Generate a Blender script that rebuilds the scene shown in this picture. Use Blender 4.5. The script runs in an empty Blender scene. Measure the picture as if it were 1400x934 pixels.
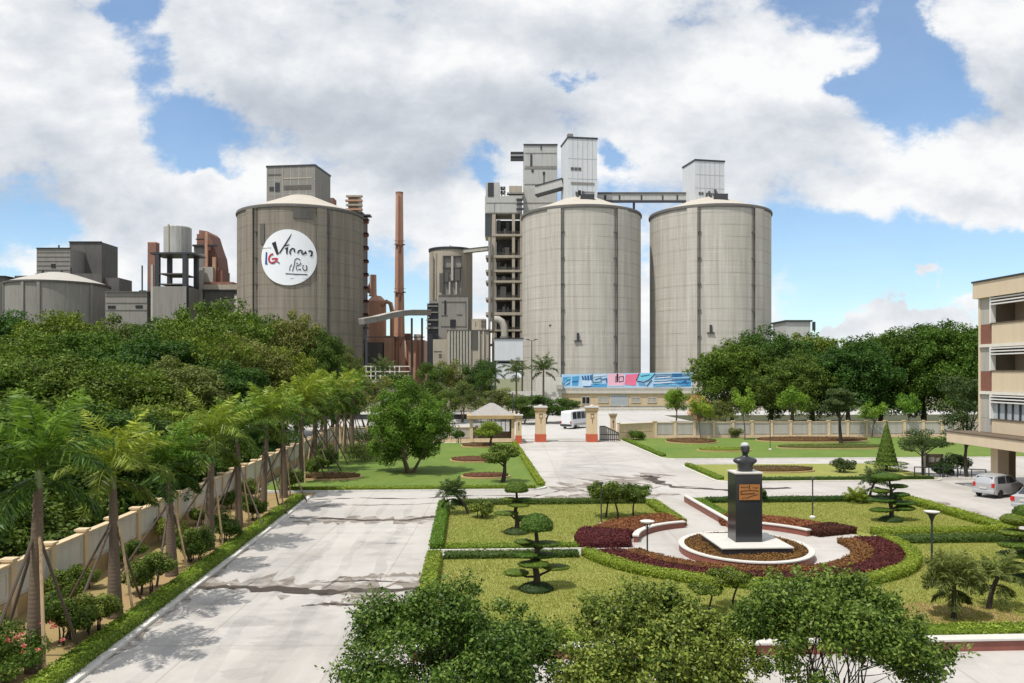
import bpy, math, random
import numpy as np
from mathutils import Vector, Matrix
R_ = 0.0545                      # the garden axis is turned this much from the camera's
CR, SR = math.cos(R_), math.sin(R_)
F, H0, HZ = 1100.0, 8.0, 510.0
scene = bpy.context.scene
COL = scene.collection
PI = math.pi

def A(s, t, z=0.0):              # garden frame (s across, t along the gate axis) -> world
    return (s*CR - t*SR, s*SR + t*CR, z)
def G(px, py):                   # garden frame of a ground point seen in the photograph
    D = H0*F/(py-HZ); X = (px-700)/F*D
    return (X*CR + D*SR, -X*SR + D*CR)
def W(px, py, D):                # world point at a distance
    return ((px-700)/F*D, D, H0+(HZ-py)*D/F)
def zz(py, D): return H0+(HZ-py)*D/F

# ------------------------------------------------------------------ materials
MATS = {}
def nodes_of(name):
    m = bpy.data.materials.new(name); m.use_nodes = True
    nt = m.node_tree; b = nt.nodes['Principled BSDF']
    return m, nt, b
def N(nt, typ, **kw):
    n = nt.nodes.new(typ)
    for k, v in kw.items(): setattr(n, k, v)
    return n
def math_n(nt, op, a, b=None, c=None, clamp=False):
    n = nt.nodes.new('ShaderNodeMath'); n.operation = op; n.use_clamp = clamp
    for i, x in enumerate((a, b, c)):
        if x is None: continue
        if isinstance(x, (int, float)): n.inputs[i].default_value = x
        else: nt.links.new(x, n.inputs[i])
    return n.outputs[0]
def mix_n(nt, fac, a, b, mode='MIX'):
    n = nt.nodes.new('ShaderNodeMix'); n.data_type = 'RGBA'; n.blend_type = mode
    for sock, x in ((n.inputs[0], fac), (n.inputs[6], a), (n.inputs[7], b)):
        if isinstance(x, (int, float)): sock.default_value = x
        elif isinstance(x, (tuple, list)): sock.default_value = (*x[:3], 1)
        else: nt.links.new(x, sock)
    return n.outputs[2]
def noise_n(nt, vec, scale, detail=4, rough=.55, dist=0.0, out=0):
    n = nt.nodes.new('ShaderNodeTexNoise'); n.inputs['Scale'].default_value = scale
    n.inputs['Detail'].default_value = detail; n.inputs['Roughness'].default_value = rough
    n.inputs['Distortion'].default_value = dist
    nt.links.new(vec, n.inputs['Vector']); return n.outputs[out]
def ramp_n(nt, fac, stops, interp='LINEAR'):
    n = nt.nodes.new('ShaderNodeValToRGB'); cr = n.color_ramp; cr.interpolation = interp
    while len(cr.elements) < len(stops): cr.elements.new(.5)
    for e, (p, c) in zip(cr.elements, stops):
        e.position = p; e.color = (*c[:3], 1) if isinstance(c, (tuple, list)) else (c, c, c, 1)
    nt.links.new(fac, n.inputs[0]); return n.outputs[0]
def map_n(nt, vec, scale=(1,1,1), loc=(0,0,0)):
    n = nt.nodes.new('ShaderNodeMapping'); n.inputs['Scale'].default_value = scale; n.inputs['Location'].default_value = loc
    nt.links.new(vec, n.inputs['Vector']); return n.outputs[0]
def bump_n(nt, b, height, strength=.3, dist=.05):
    n = nt.nodes.new('ShaderNodeBump'); n.inputs['Strength'].default_value = strength; n.inputs['Distance'].default_value = dist
    nt.links.new(height, n.inputs['Height']); nt.links.new(n.outputs[0], b.inputs['Normal'])
def sc(c, k): return tuple(min(1, x*k) for x in c)

def basic(name, col, rough=.7, var=.18, scale=1.5, streak=0.0, metal=0.0, bump=0.0, spec=.4, dirt=None):
    if name in MATS: return MATS[name]
    m, nt, b = nodes_of(name); b.inputs['Roughness'].default_value = rough; b.inputs['Metallic'].default_value = metal
    b.inputs['Specular IOR Level'].default_value = spec
    tc = N(nt, 'ShaderNodeTexCoord').outputs['Object']
    n1 = noise_n(nt, tc, scale, 6, .62)
    c = mix_n(nt, n1, sc(col, 1-var), sc(col, 1+var))
    if streak:
        n2 = noise_n(nt, map_n(nt, tc, (1.3, 1.3, .09)), 2.0, 5, .6)
        f = ramp_n(nt, n2, [(.45, 0.0), (.75, 1.0)])
        c = mix_n(nt, math_n(nt, 'MULTIPLY', f, streak), c, sc(dirt or col, .45 if not dirt else 1))
    nt.links.new(c, b.inputs['Base Color'])
    if bump: bump_n(nt, b, noise_n(nt, tc, scale*14, 4, .6), bump, .03)
    MATS[name] = m; return m

def leafy(name, dark, mid, light, trans=.28, rough=.55, hue=.5):
    if name in MATS: return MATS[name]
    m, nt, b = nodes_of(name)
    at = N(nt, 'ShaderNodeAttribute', attribute_name='tint')
    oi = N(nt, 'ShaderNodeObjectInfo')
    c = ramp_n(nt, at.outputs['Fac'], [(0, dark), (.5, mid), (1, light)])
    k = math_n(nt, 'MULTIPLY_ADD', oi.outputs['Random'], .42, .80)
    hs = N(nt, 'ShaderNodeHueSaturation'); nt.links.new(c, hs.inputs['Color']); nt.links.new(k, hs.inputs['Value'])
    nt.links.new(math_n(nt, 'MULTIPLY_ADD', oi.outputs['Random'], -.055, .5275), hs.inputs['Hue'])
    nt.links.new(hs.outputs[0], b.inputs['Base Color']); b.inputs['Roughness'].default_value = rough
    b.inputs['Specular IOR Level'].default_value = .16
    tr = N(nt, 'ShaderNodeBsdfTranslucent'); nt.links.new(mix_n(nt, 1.0, hs.outputs[0], (1.1, 1.25, .5), 'MULTIPLY'), tr.inputs['Color'])
    mx = N(nt, 'ShaderNodeMixShader'); mx.inputs[0].default_value = trans
    nt.links.new(b.outputs[0], mx.inputs[1]); nt.links.new(tr.outputs[0], mx.inputs[2])
    nt.links.new(mx.outputs[0], nt.nodes['Material Output'].inputs['Surface'])
    MATS[name] = m; return m

def silo_mat(name, col, dark, radius, streak=.35, grid=.25):
    m, nt, b = nodes_of(name); b.inputs['Roughness'].default_value = .85; b.inputs['Specular IOR Level'].default_value = .25
    tc = N(nt, 'ShaderNodeTexCoord').outputs['Object']
    sp = N(nt, 'ShaderNodeSeparateXYZ'); nt.links.new(tc, sp.inputs[0])
    ang = math_n(nt, 'MULTIPLY', math_n(nt, 'ARCTAN2', sp.outputs[0], math_n(nt, 'MULTIPLY', sp.outputs[1], -1.0)), radius)
    cb = N(nt, 'ShaderNodeCombineXYZ'); nt.links.new(ang, cb.inputs[0]); nt.links.new(sp.outputs[2], cb.inputs[1])
    v = cb.outputs[0]
    big = noise_n(nt, v, .11, 6, .6, .3)
    c = mix_n(nt, big, sc(col, .86), sc(col, 1.12))
    st = ramp_n(nt, noise_n(nt, map_n(nt, v, (.55, .022, 1)), 1.0, 7, .66), [(.42, 0.), (.72, 1.)])
    c = mix_n(nt, math_n(nt, 'MULTIPLY', st, streak), c, dark)
    st2 = ramp_n(nt, noise_n(nt, map_n(nt, v, (1.7, .05, 1), (7, 3, 0)), 1.0, 5, .6), [(.5, 0.), (.8, 1.)])
    c = mix_n(nt, math_n(nt, 'MULTIPLY', st2, streak*.7), c, sc(col, 1.3))
    # slip-form lifts and board marks, only in patches
    br = N(nt, 'ShaderNodeTexBrick'); nt.links.new(v, br.inputs['Vector'])
    br.offset = 0.0; br.inputs['Scale'].default_value = 1.0; br.inputs['Brick Width'].default_value = 1.25; br.inputs['Row Height'].default_value = 1.9
    br.inputs['Mortar Size'].default_value = .16; br.inputs['Mortar Smooth'].default_value = .6
    pat = ramp_n(nt, noise_n(nt, map_n(nt, v, (.16, .1, 1), (3, 9, 0)), 1.0, 4, .6), [(.5, 0.), (.62, 1.)])
    c = mix_n(nt, math_n(nt, 'MULTIPLY', math_n(nt, 'MULTIPLY', br.outputs['Fac'], pat), grid), c, sc(col, 1.35))
    lift = N(nt, 'ShaderNodeTexWave', wave_type='BANDS', bands_direction='Y', wave_profile='SIN'); nt.links.new(v, lift.inputs['Vector'])
    lift.inputs['Scale'].default_value = .105; lift.inputs['Distortion'].default_value = .15; lift.inputs['Detail Scale'].default_value = .3
    ll = ramp_n(nt, lift.outputs['Fac'], [(.0, 1.), (.012, 0.)])
    fine = N(nt, 'ShaderNodeTexWave', wave_type='BANDS', bands_direction='Y'); nt.links.new(v, fine.inputs['Vector'])
    fine.inputs['Scale'].default_value = .42; fine.inputs['Distortion'].default_value = .6
    c = mix_n(nt, math_n(nt, 'MULTIPLY', math_n(nt, 'MULTIPLY', ll, ramp_n(nt, noise_n(nt, v, .13, 3), [(.38, .25), (.6, 1.)])), .75), c, sc(dark, .8))
    c = mix_n(nt, math_n(nt, 'MULTIPLY', fine.outputs['Fac'], .10), c, sc(dark, 1.0))
    nt.links.new(c, b.inputs['Base Color'])
    bump_n(nt, b, noise_n(nt, v, 2.2, 5, .6), .25, .08)
    MATS[name] = m; return m

def ground_mat(name, c1, c2, c3, scale=.08, rough=.9, joints=None, stains=0.0, bump=.2, fine=9.0, mott=.25):
    m, nt, b = nodes_of(name); b.inputs['Roughness'].default_value = rough; b.inputs['Specular IOR Level'].default_value = .25
    tc = N(nt, 'ShaderNodeTexCoord').outputs['Object']
    n1 = noise_n(nt, tc, scale, 7, .62, .4); n2 = noise_n(nt, tc, fine, 6, .7)
    c = mix_n(nt, ramp_n(nt, n1, [(.33, 0.), (.67, 1.)]), c1, c2)
    c = mix_n(nt, math_n(nt, 'MULTIPLY', ramp_n(nt, n2, [(.4, 0.), (.75, 1.)]), .55), c, c3)
    n3 = noise_n(nt, map_n(nt, tc, (1, 1, 1), (5, 3, 1)), scale*9, 6, .7)
    c = mix_n(nt, math_n(nt, 'MULTIPLY', ramp_n(nt, n3, [(.45, 0.), (.7, 1.)]), mott), c, sc(c3, .82))
    if joints:
        br = N(nt, 'ShaderNodeTexBrick'); nt.links.new(map_n(nt, tc, (1, 1, 1), (.7, .4, 0)), br.inputs['Vector']); br.offset = 0.0
        br.inputs['Scale'].default_value = 1; br.inputs['Brick Width'].default_value = joints[0]; br.inputs['Row Height'].default_value = joints[1]
        br.inputs['Mortar Size'].default_value = joints[2]; br.inputs['Mortar Smooth'].default_value = .2
        br.inputs['Color1'].default_value = (1, 1, 1, 1); br.inputs['Color2'].default_value = (.955, .96, .97, 1); br.inputs['Mortar'].default_value = (.80, .78, .75, 1)
        c = mix_n(nt, 1.0, c, br.outputs['Color'], 'MULTIPLY')
    if stains:
        s1 = ramp_n(nt, noise_n(nt, map_n(nt, tc, (.5, .09, 1)), .55, 7, .68, .8), [(.5, 0.), (.78, 1.)])
        c = mix_n(nt, math_n(nt, 'MULTIPLY', s1, stains), c, sc(c1, .5))
        s2 = ramp_n(nt, noise_n(nt, map_n(nt, tc, (.12, .5, 1), (4, 2, 0)), .6, 6, .66, .6), [(.54, 0.), (.8, 1.)])
        c = mix_n(nt, math_n(nt, 'MULTIPLY', s2, stains), c, sc(c1, .55))
    nt.links.new(c, b.inputs['Base Color'])
    if bump: bump_n(nt, b, n2, bump, .02)
    MATS[name] = m; return m

def patchy(name, col, amount, scale, rough=.8, lo=.36, hi=.62):
    """a stain: the colour only where its own breaking-up noise lets it cover the concrete"""
    m, nt, b = nodes_of(name); b.inputs['Roughness'].default_value = rough
    tc = N(nt, 'ShaderNodeTexCoord').outputs['Object']
    b.inputs['Base Color'].default_value = (*col, 1)
    a = ramp_n(nt, noise_n(nt, map_n(nt, tc, (.7, 1.3, 1)), scale, 8, .72, .6), [(lo, 0.), (hi, 1.)])
    nt.links.new(math_n(nt, 'MULTIPLY', a, amount), b.inputs['Alpha'])
    MATS[name] = m; return m

# ------------------------------------------------------------------ mesh builder
class MB:
    def __init__(self): self.v = []; self.f = []; self.m = []
    def add(self, vs, fs, m=0):
        o = len(self.v); self.v += [tuple(p) for p in vs]
        for f in fs: self.f.append(tuple(i+o for i in f)); self.m.append(m)
        return self
    def box(self, x0, x1, y0, y1, z0, z1, m=0, rot=0.0, c=None):
        vs = [(x, y, z) for z in (z0, z1) for x, y in ((x0, y0), (x1, y0), (x1, y1), (x0, y1))]
        if rot:
            cx, cy = c or ((x0+x1)/2, (y0+y1)/2); k, s = math.cos(rot), math.sin(rot)
            vs = [(cx+(x-cx)*k-(y-cy)*s, cy+(x-cx)*s+(y-cy)*k, z) for x, y, z in vs]
        return self.add(vs, [(3,2,1,0), (4,5,6,7), (0,1,5,4), (1,2,6,5), (2,3,7,6), (3,0,4,7)], m)
    def bar(self, p0, p1, w, h, m=0):           # a rectangular bar between two points
        p0, p1 = Vector(p0), Vector(p1); d = (p1-p0).normalized()
        up = Vector((0, 0, 1)) if abs(d.z) < .98 else Vector((0, 1, 0))
        a = d.cross(up).normalized()*(w/2); b = a.cross(d).normalized()*(h/2)
        vs = [p+q for p in (p0, p1) for q in (-a-b, a-b, a+b, -a+b)]
        return self.add(vs, [(3,2,1,0), (4,5,6,7), (0,1,5,4), (1,2,6,5), (2,3,7,6), (3,0,4,7)], m)
    def tube(self, path, rad, n=8, m=0, caps=True):
        path = [Vector(p) for p in path]
        if not isinstance(rad, (list, tuple)): rad = [rad]*len(path)
        vs = []; prev = None
        for i, p in enumerate(path):
            d = (path[min(i+1, len(path)-1)]-path[max(i-1, 0)]).normalized()
            if prev is None:
                a = d.cross(Vector((0, 0, 1)) if abs(d.z) < .9 else Vector((1, 0, 0))).normalized()
            else: a = (prev - d*prev.dot(d)).normalized()
            prev = a; b = d.cross(a)
            for k in range(n):
                t = 2*PI*k/n; vs.append(p + (a*math.cos(t)+b*math.sin(t))*rad[i])
        fs = [(i*n+k, i*n+(k+1) % n, (i+1)*n+(k+1) % n, (i+1)*n+k) for i in range(len(path)-1) for k in range(n)]
        if caps: fs += [tuple(reversed(range(n))), tuple(range((len(path)-1)*n, len(path)*n))]
        return self.add(vs, fs, m)
    def lathe(self, prof, n=32, m=0, c=(0, 0, 0), a0=0., a1=2*PI, sx=1., sy=1.):
        full = abs(a1-a0-2*PI) < 1e-6; k = n if full else n+1; vs = []
        for r, z in prof:
            for i in range(k):
                t = a0+(a1-a0)*i/n; vs.append((c[0]+r*sx*math.cos(t), c[1]+r*sy*math.sin(t), c[2]+z))
        fs = []
        for j in range(len(prof)-1):
            for i in range(n):
                i2 = (i+1) % k; fs.append((j*k+i, j*k+i2, (j+1)*k+i2, (j+1)*k+i))
        if full:
            if prof[0][0] > 1e-4: fs.append(tuple(reversed(range(k))))
            if prof[-1][0] > 1e-4: fs.append(tuple(range((len(prof)-1)*k, len(prof)*k)))
        return self.add(vs, fs, m)
    def prism(self, poly, z0, z1, m=0, bottom=True):
        ar = sum(poly[i-1][0]*poly[i][1]-poly[i][0]*poly[i-1][1] for i in range(len(poly)))
        if ar < 0: poly = poly[::-1]
        n = len(poly); vs = [(x, y, z0) for x, y in poly]+[(x, y, z1) for x, y in poly]
        fs = [(i, (i+1) % n, n+(i+1) % n, n+i) for i in range(n)]+[tuple(range(n, 2*n))]
        if bottom: fs.append(tuple(reversed(range(n))))
        return self.add(vs, fs, m)
    def xz(self, poly, y0, y1, m=0):            # polygon in the x-z plane pushed along y
        o = len(self.v); self.prism(poly, y0, y1, m)
        for i in range(o, len(self.v)):
            x, z, y = self.v[i]; self.v[i] = (x, y, z)
        for i in range(len(self.f)-len(poly)-2, len(self.f)): self.f[i] = self.f[i][::-1]
        return self
    def build(self, name, mats, parent=None, smooth=False, loc=None, bevel=0.0):
        me = bpy.data.meshes.new(name); me.from_pydata(self.v, [], self.f)
        for mt in (mats if isinstance(mats, (list, tuple)) else [mats]): me.materials.append(mt)
        me.polygons.foreach_set('material_index', self.m)
        if smooth: me.polygons.foreach_set('use_smooth', [True]*len(self.f))
        me.update()
        if smooth:
            try: me.set_sharp_from_angle(angle=math.radians(40))
            except Exception: pass
        o = bpy.data.objects.new(name, me); COL.objects.link(o)
        if parent: o.parent = parent
        if loc: o.location = loc
        if bevel:
            b = o.modifiers.new('bevel', 'BEVEL'); b.width = bevel; b.segments = 2; b.limit_method = 'ANGLE'
        return o

def thing(name, label, cat, loc=(0, 0, 0), rot=0.0, group=None):
    o = bpy.data.objects.new(name, None); COL.objects.link(o); o.empty_display_size = .3
    o.location = loc; o.rotation_euler = (0, 0, rot); o['label'] = label; o['category'] = cat
    if group: o['group'] = group
    return o
def tag(o, label, cat, group=None):
    o['label'] = label; o['category'] = cat
    if group: o['group'] = group
    return o
def struct(o, kind='structure', label=None, cat=None):
    o['kind'] = kind
    if label: o['label'] = label
    if cat: o['category'] = cat
    return o
def dup(root, loc, rot=None, scale=None, label=None, group=None):
    def cp(o, par):
        c = o.copy(); COL.objects.link(c)
        if par: c.parent = par
        for ch in o.children: cp(ch, c)
        return c
    r = cp(root, None); r.location = loc
    if rot is not None: r.rotation_euler = (0, 0, rot)
    if scale is not None: r.scale = scale if isinstance(scale, (tuple, list)) else (scale,)*3
    if label: r['label'] = label
    if group: r['group'] = group
    return r

# ------------------------------------------------------------------ foliage
def unit(a): return a/np.maximum(np.linalg.norm(a, axis=1, keepdims=True), 1e-9)
class Leaves:
    def __init__(self, seed): self.r = np.random.default_rng(seed); self.blocks = []; self.tint = []; self.mi = []
    def put(self, p, nrm, L, Wd, tint, axis=None, mi=0):
        n = len(p); r = self.r
        nrm = unit(nrm)
        ax = r.normal(size=(n, 3)) if axis is None else axis
        a = unit(ax - nrm*np.sum(ax*nrm, 1, keepdims=True)); b = np.cross(nrm, a)
        L = np.broadcast_to(L, (n,))[:, None]*.5; Wd = np.broadcast_to(Wd, (n,))[:, None]*.5
        q = np.stack([p-a*L, p+b*Wd-a*L*.15, p+a*L, p-b*Wd-a*L*.15], 1)
        self.blocks.append(q); self.tint.append(np.clip(np.broadcast_to(tint, (n,)), 0, 1)); self.mi.append(np.full(n, mi)); return self
    def clump(self, c, rad, n, size, up=.35, jit=.75, t0=.5, tv=.22, inner=.55, mi=0):
        r = self.r; d = unit(r.normal(size=(n, 3))); k = inner+(1-inner)*r.random((n, 1))**.7
        p = np.array(c)+d*np.array(rad)*k
        nrm = d+np.array([0, 0, up])+r.normal(size=(n, 3))*jit
        s = size*(.7+.6*r.random(n))
        return self.put(p, nrm, s, s*.55, t0+r.normal(size=n)*tv, mi=mi)
    def build(self, name, mats, parent=None, solid=None, solid_t=.15, loc=None):
        q = np.concatenate(self.blocks).reshape(-1, 3); nq = len(q)//4
        tint = np.concatenate(self.tint); mi = np.concatenate(self.mi)
        sv = np.array(solid.v, float).reshape(-1, 3) if solid else np.zeros((0, 3)); sf = solid.f if solid else []
        me = bpy.data.meshes.new(name); nv = len(q)+len(sv)
        tot = np.array([4]*nq+[len(f) for f in sf]); start = np.concatenate([[0], np.cumsum(tot)[:-1]])
        li = np.concatenate([np.arange(nq*4)]+[np.array(f)+len(q) for f in sf])
        me.vertices.add(nv); me.vertices.foreach_set('co', np.concatenate([q, sv]).astype(np.float32).ravel())
        me.loops.add(len(li)); me.loops.foreach_set('vertex_index', li.astype(np.int32))
        me.polygons.add(len(tot)); me.polygons.foreach_set('loop_start', start.astype(np.int32)); me.polygons.foreach_set('loop_total', tot.astype(np.int32))
        me.update(calc_edges=True)
        at = me.attributes.new('tint', 'FLOAT', 'FACE')
        at.data.foreach_set('value', np.concatenate([tint, np.full(len(sf), solid_t)]).astype(np.float32))
        for mt in (mats if isinstance(mats, (list, tuple)) else [mats]): me.materials.append(mt)
        me.polygons.foreach_set('material_index', np.concatenate([mi, np.zeros(len(sf))]).astype(np.int32))
        o = bpy.data.objects.new(name, me); COL.objects.link(o)
        if parent: o.parent = parent
        if loc: o.location = loc
        return o
    def ellipsoid(self, c, rad, n, size, tv=.2, t0=.5, jit=.45, zmin=-1.):
        r = self.r; d = unit(r.normal(size=(n, 3))); d[:, 2] = np.where(d[:, 2] < zmin, -d[:, 2], d[:, 2])
        rad = np.array(rad); p = np.array(c)+d*rad*(1+r.normal(size=(n, 1))*.025)
        s = size*(.7+.6*r.random(n))
        return self.put(p, d/rad+r.normal(size=(n, 3))*jit/np.max(rad), s, s*.6, t0+r.normal(size=n)*tv)

def inside(poly, p):
    x, y = p[:, 0], p[:, 1]; ins = np.zeros(len(p), bool); n = len(poly)
    for i in range(n):
        x1, y1 = poly[i-1]; x2, y2 = poly[i]
        if y1 == y2: continue
        c = ((y1 > y) != (y2 > y)) & (x < (x2-x1)*(y-y1)/(y2-y1)+x1); ins ^= c
    return ins
def hedge(name, label, cat, poly, z0, h, mat, leaf=.09, dens=130, group=None, seed=1, rough=.03, mats2=None, split=None):
    """a clipped hedge or bed: solid core under a skin of small leaves; poly in world xy"""
    P = np.array(poly); c = P.mean(0); lv = Leaves(seed); r = lv.r
    ar = abs(sum(poly[i-1][0]*poly[i][1]-poly[i][0]*poly[i-1][1] for i in range(len(poly))))/2
    lo, hi = P.min(0), P.max(0); n = int(dens*(hi-lo).prod()); n = min(n, 260000)
    p = lo+(hi-lo)*r.random((n, 2)); p = p[inside(poly, p)]; n = len(p)
    und = np.sin(p[:, 0]*2.1+p[:, 1]*.7)*.5+np.sin(p[:, 1]*1.7-p[:, 0]*.9)*.5
    z = z0+h+und*rough+r.normal(size=n)*rough
    q = np.column_stack([p, z]); s = leaf*(.7+.6*r.random(n))
    lv.put(q, np.column_stack([r.normal(size=(n, 2))*.6, np.ones(n)]), s, s*.6, .5+und*.12+r.normal(size=n)*.22)
    m = len(poly)
    ccw = sum(poly[i-1][0]*poly[i][1]-poly[i][0]*poly[i-1][1] for i in range(m)) > 0
    for i in range(m):
        a, b = np.array(poly[i-1]), np.array(poly[i]); L = np.linalg.norm(b-a)
        k = int(dens*1.1*L*h)
        if k < 1: continue
        u = r.random((k, 1)); v = r.random(k)**.8; d = (b-a)/L; o = np.array([d[1], -d[0]])*(1 if ccw else -1)
        pp = a+(b-a)*u+o*(r.normal(size=(k, 1))*rough+.01)
        s = leaf*(.7+.6*r.random(k))
        lv.put(np.column_stack([pp, z0+v*h]), np.column_stack([np.tile(o, (k, 1)), np.full(k, .35)])+r.normal(size=(k, 3))*.5, s, s*.6, .45+r.normal(size=k)*.22)
    core = MB().prism([tuple(c2) for c2 in poly], z0, z0+h-.02)
    o = lv.build(name, mat, None, core, .2)
    if label: tag(o, label, cat, group)
    return o
def strip(pts, w):               # a band of width w about a garden-frame polyline -> world polygon
    pts = [np.array(p, float) for p in pts]; L, Rr = [], []
    for i, p in enumerate(pts):
        d = pts[min(i+1, len(pts)-1)]-pts[max(i-1, 0)]; d = d/np.linalg.norm(d); nn = np.array([-d[1], d[0]])*w/2
        L.append(p+nn); Rr.append(p-nn)
    return [A(*p)[:2] for p in L+Rr[::-1]]
def arc(c, r0, r1, a0, a1, n=28):  # ring sector, garden frame -> world polygon
    a = [math.radians(a0+(a1-a0)*i/n) for i in range(n+1)]
    return [A(c[0]+r0*math.cos(t), c[1]+r0*math.sin(t))[:2] for t in a]+[A(c[0]+r1*math.cos(t), c[1]+r1*math.sin(t))[:2] for t in a[::-1]]
def rect(s0, s1, t0, t1): return [A(s0, t0)[:2], A(s1, t0)[:2], A(s1, t1)[:2], A(s0, t1)[:2]]
# ------------------------------------------------------------------ camera, sun, sky
cam = bpy.data.cameras.new('camera'); co = bpy.data.objects.new('camera', cam); COL.objects.link(co)
cam.sensor_width = 36.0; cam.lens = F/1400*36.0; cam.shift_y = (HZ-467)/1400.0
co.location = (0, 0, H0); co.rotation_euler = (PI/2, 0, 0); cam.clip_end = 5000; cam.clip_start = .2
scene.camera = co
sd = Vector((-.52, -.50, 1.48)).normalized()
sun = bpy.data.lights.new('sun', 'SUN'); so = bpy.data.objects.new('sun', sun); COL.objects.link(so)
sun.energy = 4.6; sun.angle = math.radians(.53); sun.color = (1, .955, .88)
so.rotation_euler = sd.to_track_quat('Z', 'Y').to_euler(); so.location = (-60, -60, 150)
scene.view_settings.view_transform = 'Standard'; scene.view_settings.look = 'None'
scene.view_settings.exposure = 0.0; scene.view_settings.gamma = 1.0; scene.view_settings.use_curve_mapping = False
scene.cycles.use_denoising = True
scene.cycles.max_bounces = 6; scene.cycles.transparent_max_bounces = 6; scene.cycles.diffuse_bounces = 3

def build_world():
    w = bpy.data.worlds.new('World'); scene.world = w; w.use_nodes = True
    nt = w.node_tree; nt.nodes.clear()
    out = N(nt, 'ShaderNodeOutputWorld'); bg = N(nt, 'ShaderNodeBackground'); bg2 = N(nt, 'ShaderNodeBackground')
    sky = N(nt, 'ShaderNodeTexSky'); sky.sky_type = 'NISHITA'; sky.sun_disc = False
    sky.sun_elevation = math.asin(sd.z); sky.sun_rotation = math.atan2(sd.x, sd.y) % (2*PI)
    sky.air_density = 1.0; sky.dust_density = .35; sky.ozone_density = 1.3; sky.altitude = 0
    nt.links.new(mix_n(nt, 1.0, sky.outputs[0], (.88, 1.02, 1.10), 'MULTIPLY'), bg.inputs['Color']); bg.inputs['Strength'].default_value = .15
    tc = N(nt, 'ShaderNodeTexCoord').outputs['Generated']
    sp = N(nt, 'ShaderNodeSeparateXYZ'); nt.links.new(tc, sp.inputs[0])
    ay = math_n(nt, 'ADD', math_n(nt, 'ABSOLUTE', sp.outputs[1]), .05)
    u = math_n(nt, 'DIVIDE', sp.outputs[0], ay); v = math_n(nt, 'DIVIDE', sp.outputs[2], ay)
    cb = N(nt, 'ShaderNodeCombineXYZ'); nt.links.new(u, cb.inputs[0]); nt.links.new(v, cb.inputs[1])
    P = map_n(nt, cb.outputs[0], (1.0, 1.55, 1), (2.3, .8, .4))
    P2 = map_n(nt, cb.outputs[0], (1.0, 1.55, 1), (2.3-.035, .8+.075, .4))
    n1 = noise_n(nt, P, 5.0, 10, .60, .1); n2 = noise_n(nt, P2, 5.0, 10, .60, .1)
    wn = N(nt, 'ShaderNodeTexNoise'); wn.inputs['Scale'].default_value = 7.5; wn.inputs['Detail'].default_value = 6; wn.inputs['Roughness'].default_value = .6; nt.links.new(cb.outputs[0], wn.inputs['Vector'])
    ws = N(nt, 'ShaderNodeSeparateColor'); nt.links.new(wn.outputs['Color'], ws.inputs[0])
    u2 = math_n(nt, 'ADD', u, math_n(nt, 'MULTIPLY_ADD', ws.outputs[0], .16, -.08)); v2 = math_n(nt, 'ADD', v, math_n(nt, 'MULTIPLY_ADD', ws.outputs[1], .13, -.065))
    def blobs(lst):                # soft patches of the sky, as directions (u, v) = (x/y, z/y)
        tot = None
        for px, py, a, b, wt in lst:
            du = math_n(nt, 'MULTIPLY_ADD', u2, F/a, -(px-700)/a); dv = math_n(nt, 'MULTIPLY_ADD', v2, F/b, -(HZ-py)/b)
            q = math_n(nt, 'ADD', math_n(nt, 'MULTIPLY', du, du), math_n(nt, 'MULTIPLY', dv, dv))
            g = math_n(nt, 'MULTIPLY', math_n(nt, 'EXPONENT', math_n(nt, 'MULTIPLY', q, -1.0)), wt)
            tot = g if tot is None else math_n(nt, 'ADD', tot, g)
        return tot
    cover = blobs([(278, 185, 62, 60, -.33), (212, 50, 36, 50, -.24), (325, 252, 52, 24, -.28), (238, 118, 30, 30, -.10), (40, 395, 70, 18, -.2), (765, 122, 42, 16, -.24), (832, 228, 26, 26, -.22), (668, 245, 26, 22, -.20),
                   (1215, 90, 38, 130, -.36), (1150, 150, 90, 22, -.28), (1100, 8, 60, 22, -.24), (1190, 380, 180, 56, -.44), (1330, 365, 60, 50, -.22), (60, 330, 90, 20, -.12),
                   (520, 90, 300, 110, .16), (130, 230, 130, 60, .14), (950, 130, 150, 80, .14), (1320, 240, 130, 75, .16), (1340, 80, 50, 90, .16), (160, 340, 60, 50, .12), (570, 300, 120, 50, .12),
                   (1215, 432, 62, 26, .62), (1140, 440, 40, 12, .3), (1060, 260, 100, 60, .12), (310, 285, 40, 28, .26), (1080, 385, 40, 16, .14), (90, 90, 90, 90, .12), (1240, 385, 22, 12, .5)])
    dens = math_n(nt, 'ADD', math_n(nt, 'ADD', n1, cover), .06)
    al = N(nt, 'ShaderNodeMapRange', interpolation_type='SMOOTHSTEP'); nt.links.new(dens, al.inputs[0])
    al.inputs[1].default_value = .43; al.inputs[2].default_value = .58; al.inputs[3].default_value = .10
    lit = math_n(nt, 'MULTIPLY_ADD', math_n(nt, 'SUBTRACT', n1, n2), 1.9, .86)
    thick = ramp_n(nt, dens, [(.55, 0.), (.88, 1.)])
    grey = blobs([(560, 165, 210, 55, .58), (300, 130, 90, 60, .24), (110, 290, 150, 36, .54), (640, 60, 160, 30, .10), (540, 245, 90, 28, .38), (1350, 150, 80, 36, .48), (80, 60, 110, 50, .18), (820, 60, 120, 30, .14), (960, 215, 110, 28, .16), (1300, 285, 120, 20, .18), (430, 200, 80, 30, .16)])
    lit = math_n(nt, 'SUBTRACT', math_n(nt, 'SUBTRACT', lit, math_n(nt, 'MULTIPLY', thick, .12)), grey, clamp=False)
    cc = ramp_n(nt, lit, [(0.0, (.46, .50, .57)), (.4, (.61, .65, .71)), (.75, (.80, .83, .87)), (1.0, (.97, .975, .98))])
    nt.links.new(cc, bg2.inputs['Color']); bg2.inputs['Strength'].default_value = 1.0
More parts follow.
